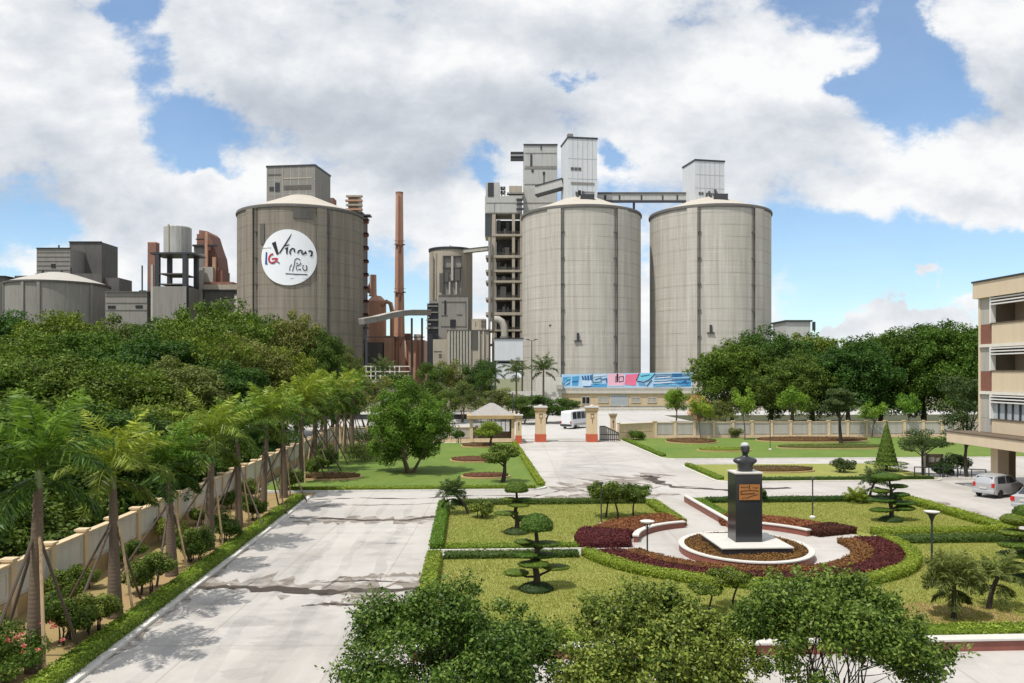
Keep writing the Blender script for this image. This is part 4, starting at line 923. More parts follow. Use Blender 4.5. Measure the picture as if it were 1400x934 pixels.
topiary('tall layered topiary with mushroom dome top in the lower left lawn', 733, 812,
        [(-.45, .1, 1.75, .34, .3, .09), (.38, 0, 1.68, .52, .42, .10), (-.1, .3, 1.62, .5, .4, .09), (-.35, -.1, 1.30, .42, .36, .10), (.28, .2, 1.22, .46, .4, .10), (-.1, -.15, .98, .58, .46, .12), (-.72, .1, .62, .46, .36, .13), (.75, .2, .78, .5, .4, .10)],
        (.02, 0, 2.28, .60, .56, .50), [(0, 0, -.05), (.03, 0, .5), (-.06, .03, 1.0), (.06, 0, 1.5), (.0, 0, 2.05), (.02, 0, 2.3)], 500)
topiary('layered topiary with round top behind the taller one on the upper left lawn', 706, 733,
        [(-.35, 0, 1.68, .4, .34, .10), (.4, .1, 1.64, .46, .38, .10), (.1, -.2, 1.42, .55, .42, .10), (-.5, .1, .98, .62, .46, .11), (.35, .1, .75, .45, .38, .11)],
        (0, 0, 2.12, .58, .54, .44), [(0, 0, -.05), (.05, 0, .6), (-.05, 0, 1.1), (.03, 0, 1.6), (0, 0, 2.1)], 520)
topiary('layered topiary with wide flat pads on the upper right lawn', 1218, 716,
        [(-.2, 0, 2.35, .85, .6, .22), (.45, .1, 1.85, .5, .4, .12), (-.55, 0, 1.62, .5, .4, .13), (.5, 0, 1.42, .5, .42, .12), (-.45, .1, 1.12, .8, .5, .11), (.7, .1, .95, .75, .5, .12), (-.6, -.1, .62, .62, .42, .12), (.75, 0, .68, .55, .42, .14)],
        None, [(0, 0, -.05), (.05, 0, .6), (-.06, 0, 1.1), (.04, 0, 1.6), (-.1, 0, 2.2)], 540)
topiary('layered topiary with pale pads cut by the right picture edge', 1404, 800,
        [(-.3, 0, 2.35, .7, .5, .24), (-.5, 0, 1.85, .6, .45, .14), (.4, 0, 1.8, .6, .45, .13), (-.35, -.1, 1.42, .8, .5, .15), (-.2, .1, 1.02, .85, .55, .13), (.5, .1, .9, .6, .5, .13), (-.55, 0, .62, .6, .45, .13)],
        (.0, 0, 2.55, .5, .45, .35), [(0, 0, -.05), (.05, 0, .6), (-.05, 0, 1.2), (0, 0, 2.4)], 560)
def cone_topiary(label, px, yb, h, r0, seed):
    root = thing('cone_topiary', label, 'topiary', (*A(*G(px, yb))[:2], .13)); lv = Leaves(seed); r = lv.r; n = 4200
    f = 1-np.sqrt(r.random(n)); a = r.random(n)*2*PI; rad = r0*(1-f)*(1+.04*np.sin(f*60))
    lv.put(np.column_stack([rad*np.cos(a), rad*np.sin(a), .5+f*(h-.5)]), np.column_stack([np.cos(a), np.sin(a), np.full(n, .35)])+r.normal(size=(n, 3))*.4, .13, .08, .45+r.normal(size=n)*.2)
    lv.ellipsoid((0, 0, .62), (r0*1.9, r0*1.6, .16), 1600, .12); lv.ellipsoid((.3, 0, .3), (r0*1.5, r0*1.2, .13), 900, .12)
    core = MB().lathe([(r0*.95, .5), (r0*.5, .5+(h-.5)*.48), (.02, h-.03)], 20); lv.build('clipped_crown', M_topi, root, core, .3)
    MB().tube([(0, 0, -.1), (0, 0, .7)], .12, 8).build('trunk', M_stem, root, True)
cone_topiary('tall clipped cone topiary with disc skirt on the island lawn', 1212, 646, 4.1, .85, 580)
gb = broad_tree('bonsai_tree', 'bushy bright bonsai with round crown in front of the guardhouse', 'tree', 590, H=2.9, crown_r=1.6, bot=.9, nclump=60, nleaf=190, leaf=.13, mat=M_bushy, bark=M_stem, flat=.75, trunk_r=.14, cl=(.22, .34)); gb.location = (*A(*G(670, 613))[:2], .13)
bz = broad_tree('bonsai_tree', 'wide umbrella shaped bonsai at the front right of the left lawn', 'tree', 595, H=2.75, crown_r=1.35, bot=1.2, nclump=46, nleaf=170, leaf=.12, mat=M_near, bark=M_stem, flat=.5, trunk_r=.16, cl=(.2, .34)); bz.location = (*A(*G(687, 662))[:2], .13)
pinet = broad_tree('pine_tree', 'dark layered pine in front of the panelled wall', 'tree', 596, H=6.6, crown_r=1.9, bot=2.6, nclump=46, nleaf=150, leaf=.18, mat=M_palmd, bark=M_stem, flat=.35, trunk_r=.2, cl=(.3, .45)); pinet.location = (*A(*G(1150, 608))[:2], .13)

# ------------------------------------------------------------------ garden lamps
def lamp(label, px, yb, h, style, D=None):
    root = thing('garden_lamp', label, 'lamp', (*A(*G(px, yb))[:2], .13), 0, 'slim garden lamps')
    if style == 'disc':
        MB().tube([(0, 0, -.05), (0, 0, h-.08)], .035, 8).build('post', M_dark, root, True)
        MB().lathe([(.05, h-.12), (.30, h-.05), (.31, h), (.20, h+.03), (.001, h+.04)], 24).build('lamp_head', M_wallw, root, True)
        for sx in (-1, 1): MB().tube([(0, 0, h-.34), (sx*.22, 0, h-.06)], .014, 6).build('bracket', M_dark, root)
    elif style == 'cup':
        MB().tube([(0, 0, -.05), (0, 0, h-.35)], [.05, .04], 8).build('post', M_dark, root, True)
        MB().lathe([(.045, h-.4), (.07, h-.28), (.13, h-.14), (.27, h-.04), (.27, h-.02)], 24).build('lamp_cup', M_dark, root, True)
        MB().lathe([(.28, h-.019), (.29, h+.02), (.10, h+.04), (.001, h+.045)], 24).build('lamp_lid', M_wallw, root, True)
    else:
        MB().tube([(0, 0, -.05), (0, 0, h)], .035, 8).build('post', M_dark, root, True)
        MB().lathe([(.16, -.02), (.16, .10), (.05, .16)], 12).build('footing', M_kerb, root)
        MB().lathe([(.04, h), (.12, h+.06), (.10, h+.14), (.001, h+.16)], 12).build('lamp_head', M_dark, root, True)
lamp('lamp with flat white disc head on the left of the round pavement', 885, 766, 1.55, 'disc')
lamp('dark cup shaped lamp with pale lid before the right hand path', 1274, 790, 2.45, 'cup')
lamp('thin dark lamp post with pale footing on the upper right lawn', 1111, 712, 2.05, 'post')
lamp('thin dark lamp post beside the feathery trees', 822, 722, 2.1, 'post')
lamp('thin pale lamp post on the far right lawn', 1053, 617, 3.0, 'post')
# ------------------------------------------------------------------ walls and fences
def panel_wall(name, label, s0, t0, s1, t1, h, step, base_h, mats, pil=(.32, .32), cat='wall', pil_h=.12, group=None, cap=None):
    """wall of panels between pillars from one garden point to another"""
    L = math.hypot(s1-s0, t1-t0); a = math.atan2(t1-t0, s1-s0)
    root = thing(name, label, cat, A(s0, t0), R_+a, group); n = max(1, round(L/step)); st = L/n
    mbase, mpan, mpil = mats
    MB().box(0, L, -.12, .12, -.2, base_h).build('base_wall', mbase, root)
    for i in range(n):
        x0, x1 = i*st+pil[0]/2, (i+1)*st-pil[0]/2
        m = MB().box(x0, x1, -.09, .09, base_h+.02, h-.03)
        m.box(x0+.12, x1-.12, -.12, -.092, h-.22, h-.16).box(x0+.12, x1-.12, -.12, -.092, base_h+.12, base_h+.18).box(x0+.12, x0+.18, -.118, -.092, base_h+.18, h-.22).box(x1-.18, x1-.12, -.118, -.092, base_h+.18, h-.22)
        m.build('panel', mpan, root)
        MB().box(x0-.02, x1+.02, -.15, .15, h-.028, h+.05).build('coping', cap or mpil, root)
    for i in range(n+1):
        x = i*st
        MB().box(x-pil[0]/2, x+pil[0]/2, -pil[1]/2-.02, pil[1]/2+.02, -.2, h+pil_h).box(x-pil[0]/2-.05, x+pil[0]/2+.05, -pil[1]/2-.07, pil[1]/2+.07, h+pil_h+.002, h+pil_h+.08).build('pillar', mpil, root)
    return root
panel_wall('boundary_wall', 'long cream boundary wall of framed panels and square posts behind the palm row', -14.9, 12, -14.9, 92, 1.78, 2.5, .62, (M_creamd, M_panel, M_cream))
panel_wall('boundary_wall', 'low cream wall between the left lawn and the street behind', -14.6, 93.2, 1.0, 93.2, 1.7, 3.0, .4, (M_cream, M_panelg, M_cream))
panel_wall('boundary_wall', 'solid pale yellow wall curving away from the right gate pillar', 17.7, 94.0, 22.5, 96.9, 1.95, 6, .9, (M_cream, M_cream, M_cream), (.2, .26))
panel_wall('boundary_wall', 'long far wall of grey panels between cream posts on the right', 22.8, 97.0, 66, 97.0, 1.95, 2.45, .42, (M_cream, M_panelg, M_cream))
# street wall in front of the low warehouse
panel_wall('street_wall', 'plain off white street wall with dark top below the warehouse windows', 22, 166, 62, 166, 1.05, 10, .3, (M_kerb, M_panel, M_panel), (.2, .2), cap=M_dark, pil_h=.0)
panel_wall('street_wall', 'low dark kerb wall across the street on the left', -30, 134, 12, 134, 1.1, 8, .3, (M_kerb, M_dark, M_dark), (.2, .2), pil_h=.0)

# ------------------------------------------------------------------ gate
GG = 'cream gate pillars with orange tiled feet'
def gate_pillar(label, px, yb, wd, h, s=1.):
    root = thing('gate_pillar', label, 'gate pillar', (*A(*G(px, yb))[:2], 0), R_, GG); w = wd/2
    MB().box(-w, w, -w, w, .92, h*.84).build('shaft', M_cream, root, bevel=.02)
    MB().box(-w-.05, w+.05, -w-.05, w+.05, -.1, .918).build('tiled_foot', M_orange, root, bevel=.02)
    MB().box(-w-.06, w+.06, -w-.06, w+.06, h*.84+.002, h*.88).box(-w-.12, w+.12, -w-.12, w+.12, h*.88+.002, h*.95).build('capital', M_creamd, root, bevel=.02)
    MB().box(-w-.18, w+.18, -w-.18, w+.18, h*.95+.002, h).lathe([(w*.5, h), (w*.45, h+.12), (.02, h+.16)], 16).build('cap', M_wallw, root, bevel=.015)
    m = MB(); y = -w-.012                                 # small dark relief marks down the shaft
    if wd > .8:
        m.box(-.2, .2, y, y+.01, h*.76, h*.79).box(-.2, -.14, y, y+.01, h*.68, h*.759).box(.14, .2, y, y+.01, h*.68, h*.759).box(-.2, .2, y, y+.01, h*.655, h*.679).xz([(-.06, h*.64), (.06, h*.64), (.02, h*.5), (-.02, h*.5)], y, y+.01)
    else: m.box(-.1, .1, y, y+.01, h*.62, h*.74).box(-.04, .04, y, y+.01, h*.45, h*.6)
    m.build('relief', M_bark, root)
gate_pillar('tall gate pillar left of the drive', 739, 604, 1.15, 4.15)
gate_pillar('tall gate pillar right of the drive, in front of the minibus', 809, 604, 1.15, 4.15)
gate_pillar('shorter gate pillar touching the guardhouse', 709, 606.5, .62, 3.3)
gate_pillar('thin banded gate pillar near the yellow wall', 838, 601, .60, 3.2)
g0 = G(820, 603.5); g1 = G(845, 603)
root = thing('sliding_gate', 'low dark metal gate pushed back beside the right pillar', 'gate', A(*g0), R_); Lg = g1[0]-g0[0]
m = MB(); m.xz([(0, .25), (Lg, .25), (Lg, .95), (.6, 1.75), (0, 1.75)], -.012, .012); m.build('screen', M_panelg, root)
m = MB()
for x in np.linspace(0, Lg, 10): m.box(x-.03, x+.03, -.05, .05, .05, 1.75-(.8*max(0, x-.6)/(Lg-.6)))
m.bar((0, 0, .2), (Lg, 0, .2), .1, .1).bar((0, 0, .8), (Lg, 0, .8), .08, .08).bar((0, 0, 1.77), (.6, 0, 1.77), .1, .1).bar((.6, 0, 1.77), (Lg, 0, .97), .1, .1); m.build('frame', M_dark, root)
struct(MB().prism(rect(6.2, 17.2, 93.5, 93.8), 0, .03).build('gate_rail', M_dark))

# guardhouse
M_roofg = basic('grey_roof', (.30, .285, .265), .8, .12, 1.5, .2)
M_glass = basic('dark_glass', (.03, .036, .042), .08, .2, 2, spec=.7)
M_glassb = basic('pale_glass', (.38, .42, .45), .15, .12, 1, spec=.6)
def clear_glass():
    m, nt, b = nodes_of('clear_glass'); b.inputs['Base Color'].default_value = (.5, .55, .58, 1); b.inputs['Roughness'].default_value = .05
    t = N(nt, 'ShaderNodeBsdfTransparent'); x = N(nt, 'ShaderNodeMixShader'); x.inputs[0].default_value = .78
    nt.links.new(b.outputs[0], x.inputs[1]); nt.links.new(t.outputs[0], x.inputs[2]); nt.links.new(x.outputs[0], nt.nodes['Material Output'].inputs['Surface']); return m
M_clear = clear_glass()
gs, gt = G(673, 606); gt += 2.4
root = thing('guardhouse', 'small cream guardhouse with grey pyramid roof beside the gate', 'guardhouse', A(gs, gt, .1), R_)
m = MB(); w, d, h = 2.55, 2.3, 2.65
for x in (-w, w-.35):
    m.box(x, x+.35, -d, -d+.35, 0, h); m.box(x, x+.35, d-.35, d, 0, h)
m.box(-w+.352, w-.352, d-.25, d-.05, 0, .9).box(w-.25, w-.05, -d+.352, d-.352, 0, .9).box(-w+.05, -w+.25, -d+.352, d-.352, 0, h).box(-w+.352, w-.352, -d+.05, -d+.2, 0, .42)
m.build('wall', M_cream, root)
MB().box(w-.145, w-.06, -d+.352, d-.352, .902, h-.02).build('inner_wall', M_wallw, root)
MB().box(-w-.35, w+.35, -d-.35, d+.35, h+.002, h+.42).build('eave', M_creamd, root, bevel=.02)
m = MB(); e_ = w-.05; f_ = d-.05; m.add([(-e_, -f_, h+.422), (e_, -f_, h+.422), (e_, f_, h+.422), (-e_, f_, h+.422), (-.25, 0, h+1.75), (.25, 0, h+1.75)], [(0, 1, 5, 4), (1, 2, 5), (2, 3, 4, 5), (3, 0, 4), (3, 2, 1, 0)]); m.build('roof', M_roofg, root)
wn = MB().box(-w+.352, w-.352, d-.19, d-.15, .902, h-.1).build('window', M_clear, root); m = MB().box(-w+.36, w-.36, d-.26, d-.2, h-.16, h-.08)
for x in (-1.2, -.4, .5, 1.2, 1.7): m.box(x-.04, x+.04, d-.26, d-.20, .91, h-.1)
m.build('mullions', M_dark, wn)
MB().box(w-.19, w-.15, -d+.352, d-.352, .902, h-.1).build('window', M_glass, root)
MB().box(-w+.3, w-.3, -d+.3, d-.3, .02, .08).build('floor', M_panelg, root)

# ------------------------------------------------------------------ vehicles
M_silver = basic('silver_paint', (.46, .47, .48), .28, .04, 2, metal=.35, spec=.6)
M_white = basic('white_paint', (.66, .68, .70), .35, .05, 2, spec=.5, streak=.15)
M_rubber = basic('rubber', (.02, .02, .02), .85, .2, 5)
M_rim = basic('rim_metal', (.45, .45, .46), .35, .1, 5, metal=.7)
M_tail = basic('tail_lamp', (.45, .02, .02), .25, .1, 5)
M_head = basic('head_lamp', (.6, .6, .58), .2, .1, 5)
M_trim = basic('black_trim', (.025, .025, .027), .6, .1, 5)
def wheel(parent, x, y, r, w=.18):
    o = thing_part('wheel', parent)
    t_ = MB(); t_.lathe([(r*.62, -w/2), (r*.92, -w/2), (r, -w*.3), (r, w*.3), (r*.92, w/2), (r*.62, w/2)], 24); ty = rotx(t_).build('tyre', M_rubber, None, True)
    rm = MB(); rm.lathe([(r*.62, -w*.4), (r*.62, w*.4)], 20)
    for k in range(5):
        a = 2*PI*k/5; rm.bar((0, 0, w*.3*1), (r*.6*math.cos(a), r*.6*math.sin(a), w*.3), .09, .04); rm.bar((0, 0, -w*.3), (r*.6*math.cos(a), r*.6*math.sin(a), -w*.3), .09, .04)
    rm.lathe([(.001, -w*.2), (r*.6, -w*.2), (r*.6, w*.2), (.001, w*.2)], 20)
    ri = rotx(rm).build('rim', M_rim, ty)
    ty.name = 'wheel'; ty.parent = parent; ty.location = (x, y, r)
    bpy.data.objects.remove(o); return ty
def thing_part(n, p): o = bpy.data.objects.new(n, None); COL.objects.link(o); return o
def rotx(mb): mb.v = [(x, -z, y) for x, y, z in mb.v]; return mb
def car(label, loc, rot, paint, st, belt, L, W2, tail_x, group=None, name='parked_car', cat='car', wheel_r=.30, wx=(.72, .0)):
    """st: stations (x, z_bottom, z_belt, z_roof, w_belt, w_roof); x grows to the nose"""
    root = thing(name, label, cat, loc, rot, group); vs = []; n = 11
    for x, zb, zbelt, zr, wb, wr in st:
        half = [(wb*.93, zb), (wb*.99, zb+(zbelt-zb)*.35), (wb, zb+(zbelt-zb)*.7), (wb*.965, zbelt), (wr, zr-.04 if zr-zbelt > .1 else zr-.01), (wr*.55, zr+.01)]
        ring_ = [(-y, z) for y, z in half]+[(0, zr+.02)]+[(y, z) for y, z in half[::-1]]
        vs += [(x, y, z) for y, z in ring_]
    n = 13; fs = []
    for j in range(len(st)-1):
        for k in range(n-1): fs.append((j*n+k, j*n+k+1, (j+1)*n+k+1, (j+1)*n+k))
        fs.append((j*n+n-1, j*n, (j+1)*n, (j+1)*n+n-1))
    fs += [tuple(range(n)), tuple(reversed(range((len(st)-1)*n, len(st)*n)))]
    o = MB().add(vs, [f[::-1] for f in fs]).build('body', paint, root, True)
    return root
def at_st(st, x):
    for a, b in zip(st[:-1], st[1:]):
        if a[0] <= x <= b[0]:
            f = (x-a[0])/(b[0]-a[0]); return [a[i]*(1-f)+b[i]*f for i in range(6)]
    return list(st[-1] if x > st[-1][0] else st[0])
def side_glass(root, st, x0, x1, slant0=0., slant1=0., n=3, lo=.03, hi=.09):
    for sg in (-1, 1):
        vs, fs = [], []
        for i in range(n+1):
            f = i/n; xb = x0+(x1-x0)*f; xt = x0+slant0+(x1+slant1-x0-slant0)*f
            sb = at_st(st, xb); s2 = at_st(st, xt)
            yb, zb = sb[4]*.965, sb[2]; yt, zt = s2[5], s2[3]-.04
            def P(q, x): return (x, sg*(yb+(yt-yb)*q+.012), zb+(zt-zb)*q)
            vs += [P(.08, xb), P(.88, xt)]
        for i in range(n):
            q = (2*i, 2*i+2, 2*i+3, 2*i+1); fs.append(q if sg < 0 else q[::-1])
        MB().add(vs, fs).build('side_window', M_glass, root)
# silver hatch
st = [(-1.72, .42, .88, .92, .66, .60), (-1.66, .30, .90, 1.15, .72, .60), (-1.52, .24, .92, 1.40, .745, .60), (-1.2, .22, .92, 1.47, .75, .61), (-.4, .22, .90, 1.49, .755, .62), (.25, .22, .90, 1.42, .755, .60), (.62, .22, .90, 1.22, .75, .58), (.98, .22, .90, .96, .74, .60), (1.4, .24, .80, .83, .71, .58), (1.66, .30, .62, .66, .64, .54), (1.74, .36, .52, .55, .55, .48)]
def finish_car(root, st, L, tailx, nosex, wr=.29, wy=.66):
    for x in (-L*.31, L*.32):
        for y in (-wy, wy): wheel(root, x, y, wr)
    sw = at_st(st, tailx+.1)
    # rear screen, plate, lamps, bumper
    a, b = at_st(st, tailx+.05), at_st(st, tailx+.2)
    MB().add([(tailx+.02, -.54, .98), (tailx+.02, .54, .98), (tailx+.165, .50, 1.36), (tailx+.165, -.50, 1.36)], [(3, 2, 1, 0)]).build('rear_window', M_glass, root)
    for y in (-.60, .60): MB().box(tailx-.02, tailx+.09, y-.09, y+.09, .70, .98).build('tail_light', M_tail, root, bevel=.02)
    MB().box(tailx-.07, tailx+.12, -.70, .70, .30, .52).build('bumper', root.get('_p') or M_silver, root, bevel=.04)
    MB().box(tailx-.055, tailx-.03, -.24, .24, .60, .72).build('number_plate', M_wallw, root)
    MB().box(nosex-.16, nosex+.03, -.60, .60, .30, .46).build('bumper', M_silver, root, bevel=.04)
    for y in (-.50, .50): MB().box(nosex-.22, nosex-.02, y-.10, y+.10, .56, .68).build('headlight', M_head, root, bevel=.03)
    for y in (-.80, .80): MB().box(.52, .66, y-.07, y+.07, .90, 1.02).build('mirror', M_silver, root, bevel=.02)
loc = (*A(*G(1366, 678))[:2], 0)
c1 = car('silver small hatchback parked before the office building porch', loc, .50, M_silver, st, .9, 3.5, .75, -1.72)
side_glass(c1, st, -1.35, -.50, .10, 0.); side_glass(c1, st, -.42, .62, 0., -.36)
MB().add([(.60, -.55, 1.26), (.60, .55, 1.26), (1.0, .60, .985), (1.0, -.60, .985)], [(0, 3, 2, 1)]).build('windscreen', M_glass, c1)
finish_car(c1, st, 3.5, -1.72, 1.72)
loc = (*A(*G(1422, 697))[:2], 0)
st2 = [(-2.0, .40, .86, .90, .70, .60), (-1.9, .28, .92, .96, .78, .64), (-1.5, .22, .93, 1.0, .80, .66), (-1.2, .22, .93, 1.16, .80, .62), (-.75, .22, .92, 1.38, .80, .60), (-.1, .22, .92, 1.42, .80, .60), (.4, .22, .91, 1.32, .80, .58), (.95, .22, .90, .98, .79, .62), (1.6, .25, .78, .82, .75, .62), (2.0, .34, .60, .63, .62, .52)]
c2 = car('pale sedan with red tail light cut by the right picture edge', loc, .62, M_silver, st2, .9, 4.1, .8, -2.0)
side_glass(c2, st2, -1.1, -.35, .35, 0.); side_glass(c2, st2, -.28, .75, 0., -.36)
MB().add([(-1.52, -.56, 1.03), (-1.52, .56, 1.03), (-.80, .52, 1.39), (-.80, -.52, 1.39)], [(3, 2, 1, 0)]).build('rear_window', M_glass, c2)
for x in (-1.25, 1.3):
    for y in (-.7, .7): wheel(c2, x, y, .30)
for y in (-.66, .66): MB().box(-2.02, -1.9, y-.12, y+.12, .62, .90).build('tail_light', M_tail, c2, bevel=.02)
MB().box(-2.06, -1.85, -.74, .74, .30, .52).build('bumper', M_silver, c2, bevel=.04)
MB().box(-2.03, -2.0, -.26, .26, .66, .78).build('number_plate', M_wallw, c2)
# minibus
stb = [(-2.9, .42, 1.30, 2.30, .90, .80), (-2.8, .34, 1.32, 2.52, .96, .84), (-2.0, .32, 1.32, 2.60, .98, .86), (0, .32, 1.32, 2.62, .98, .86), (2.0, .32, 1.32, 2.58, .98, .85), (2.55, .34, 1.30, 2.40, .96, .82), (2.9, .40, 1.22, 1.60, .90, .78), (2.98, .46, 1.0, 1.2, .84, .72)]
D = 117; c3 = car('white minibus driving on the street behind the right gate pillar', place(788, D), PI/2-.62, M_white, stb, 1.3, 5.9, .98, -2.9, None, 'minibus', 'minibus')
for i in range(4): side_glass(c3, stb, -2.5+i*1.18, -1.45+i*1.18)
MB().add([(-2.86, -.76, 1.40), (-2.86, .76, 1.40), (-2.835, .72, 2.28), (-2.835, -.72, 2.28)], [(3, 2, 1, 0)]).build('rear_window', M_glass, c3)
MB().box(-2.99, -2.86, -.92, .92, .42, .70).build('bumper', M_trim, c3, bevel=.04)
MB().box(-2.2, 2.2, -1.0, -.985, .55, .78).box(-2.2, 2.2, .985, 1.0, .55, .78).build('side_stripe', M_panelg, c3)
for y in (-.82, .82): MB().box(-2.94, -2.82, y-.09, y+.09, .80, 1.15).build('tail_light', M_tail, c3, bevel=.02)
for x in (-1.75, 1.95):
    for y in (-.85, .85): wheel(c3, x, y, .38, .22)

# ------------------------------------------------------------------ warehouse and mural
root = thing('warehouse', 'long low cream warehouse under the mural with small square windows', 'building', place(865, 178))
D = 178; x0, x1 = (768-865)/F*D, (962-865)/F*D; zt = zz(538, D)
m = MB().box(x0, x1, 0, 14, -.3, zt); m.build('wall', M_cream, root)
MB().box(x0-.6, x1+.6, -.35, 14.3, zt+.002, zt+.55).build('roof_slab', M_panel, root)
MB().box(x0-.5, x1+.5, -.3, 13.9, zt+.552, zz(530.5, D)).build('parapet', M_panelg, root)
for a, b, ya, yb, mt_, nm in [(796, 806, 543, 552, M_black, 'window'), (818, 831, 543.5, 550, M_panelg, 'window'), (835, 858, 540.5, 554, M_glassb, 'roller_door'), (863, 875, 544, 550, M_panelg, 'window'), (886, 897, 544, 550, M_panelg, 'window')]:
    fx0, fx1, z0, z1 = (a-865)/F*D, (b-865)/F*D, zz(yb, D), zz(ya, D)
    o = MB().box(fx0, fx1, -.06, .02, z0, z1).build(nm, mt_, root)
    m = MB().box(fx0-.12, fx1+.12, -.12, -.003, z1, z1+.14).box(fx0-.12, fx1+.12, -.12, -.003, z0-.14, z0).box(fx0-.14, fx0, -.11, -.003, z0, z1).box(fx1, fx1+.14, -.11, -.003, z0, z1)
    if nm == 'window': m.box((fx0+fx1)/2-.05, (fx0+fx1)/2+.05, -.1, -.061, z0, z1)
    m.build('frame', M_panel, o)
struct(MB().box(-3.5, 55, 192.5, 193, -.2, 3.6).build('plant_terrace', M_kerb))
D = 180; root = thing('mural_wall', 'long wall mural of blue and pink abstract shapes above the warehouse roof', 'mural', W(768, 530, D)); sx = D/F
cols = {'lb': (.36, .56, .74), 'mb': (.07, .30, .56), 'db': (.02, .10, .27), 'cy': (.18, .55, .70), 'pk': (.72, .16, .27), 'pp': (.74, .42, .52), 'wh': (.72, .74, .76), 'nv': (.025, .04, .09), 'pb': (.50, .64, .78)}
names = list(cols); mm = [basic('mural_'+k, cols[k], .7, .08, 1.0, .12) for k in names]
def mp(x, y): return ((x-570)/4.375*sx, (180-y)/4.375*sx)
m = MB().xz([mp(570, 180), mp(1350, 180), mp(1350, 88), mp(570, 100)], 0, .35, names.index('lb')); m.build('board', mm, root)
m = MB(); lay = [0]
def poly(c, *pts):
    lay[0] += 1; y = -.012*((lay[0] % 5)+1); m.xz([mp(*p) for p in pts], y, -.004, names.index(c))
def line(c, w, *pts):
    lay[0] += 1; y = -.012*((lay[0] % 5)+1)-.06; stroke(m, [mp(*p) for p in pts], w*sx/4.375, y, y+.05, names.index(c))
poly('mb', (578, 118), (624, 114), (620, 166), (578, 166)); line('cy', 7, (582, 152), (600, 132), (620, 122)); line('pb', 6, (590, 162), (612, 146))
poly('mb', (632, 114), (676, 110), (666, 166), (632, 167)); poly('cy', (640, 124), (664, 120), (660, 136), (640, 140)); line('db', 6, (634, 146), (668, 142))
for i in range(4): poly('db', (688+i*17, 112-i*2), (698+i*17, 111-i*2), (706+i*15, 132+i*2), (694+i*15, 134+i*2))
poly('pb', (690, 140), (745, 134), (750, 168), (694, 172)); line('db', 6, (700, 172), (716, 176), (745, 172)); poly('mb', (745, 160), (840, 156), (840, 176), (745, 178))
line('nv', 4, (752, 100), (756, 150), (800, 146)); line('nv', 4, (770, 132), (805, 122), (806, 148)); line('wh', 5, (760, 112), (835, 104)); line('db', 6, (812, 132), (838, 126), (838, 150)); poly('cy', (764, 154), (800, 150), (798, 160), (766, 163))
poly('pp', (845, 98), (940, 96), (940, 168), (845, 166)); 
for i in range(5): poly('pk' if i % 2 == 0 else 'wh', (846+i*13, 98), (856+i*13, 98), (854+i*13, 146-8*(i % 2)), (845+i*13, 150-8*(i % 2)))
poly('wh', (884, 108), (948, 106), (944, 152), (886, 156)); line('nv', 4, (894, 112), (892, 148)); line('nv', 4, (912, 116), (940, 114), (938, 142), (912, 146), (912, 116)); poly('pb', (848, 152), (940, 158), (940, 170), (848, 172))
poly('pk', (952, 102), (1036, 96), (1018, 136), (1012, 168), (946, 162)); line('nv', 5, (1034, 96), (1016, 138)); 
poly('cy', (1040, 96), (1128, 92), (1108, 132), (1020, 142)); line('nv', 5, (1022, 142), (1060, 148), (1090, 136), (1128, 98)); line('nv', 5, (1078, 170), (1108, 136)); line('mb', 7, (1030, 158), (1070, 162)); line('db', 4, (1044, 112), (1096, 104))
poly('mb', (1228, 96), (1290, 94), (1290, 116), (1232, 118)); poly('mb', (1240, 140), (1344, 132), (1344, 172), (1284, 172)); poly('pb', (1120, 140), (1230, 130), (1225, 150), (1122, 160))
for i, (a, b) in enumerate([(104, 100), (116, 110), (128, 124), (144, 132), (160, 152), (170, 166)]): line(('nv', 'db', 'mb')[i % 3], 3.5, (1130-i*3, a), (1190, a-3), (1255, b+2), (1338, b-2))
line('cy', 6, (1130, 166), (1200, 158), (1250, 164)); line('wh', 5, (1140, 122), (1220, 116)); line('nv', 4, (1290, 150), (1312, 140), (1320, 164))
m.build('artwork', mm, root)
# white annex left of the mural
D = 176; root = thing('annex_wall', 'plain white wall block at the left end of the mural', 'wall', W(733, 534, D))
MB().box(0, 35*D/F, 0, 5, -3.5, zz(516, D)-zz(534, D)).build('wall', M_wallw, root)
MB().box(28*D/F, 36*D/F, -.6, -.002, 0.3, zz(526, D)-zz(534, D)).build('ledge', M_panelg, root)
# slim street lamp before the twin silos
D = 172; root = thing('street_lamp', 'slim twin headed street lamp before the left twin silo', 'street lamp', place(727, D)); h = zz(466, D)
MB().tube([(0, 0, -.1), (0, 0, h)], [.14, .08], 8).build('post', M_dark, root, True)
for sx_ in (-1, 1): MB().bar((0, 0, h-.05), (sx_*.9, 0, h+.25), .12, .1).box(sx_*.9-.35, sx_*.9+.35, -.15, .15, h+.2, h+.36).build('lamp_arm', M_dark, root)
for px, D, yt_, lab in [(672, 100.5, 519, 'thin dark flagpole behind the guardhouse roof'), (701, 101, 538, 'thin dark pole right behind the guardhouse')]:
    root = thing('pole', lab, 'pole', place(px, D)); MB().tube([(0, 0, -.1), (0, 0, zz(yt_, D))], [.09, .06], 8).build('post', M_dark, root, True); MB().lathe([(.09, 0), (.12, .06), (.001, .16)], 10, 0, (0, 0, zz(yt_, D))).build('finial', M_dark, root)

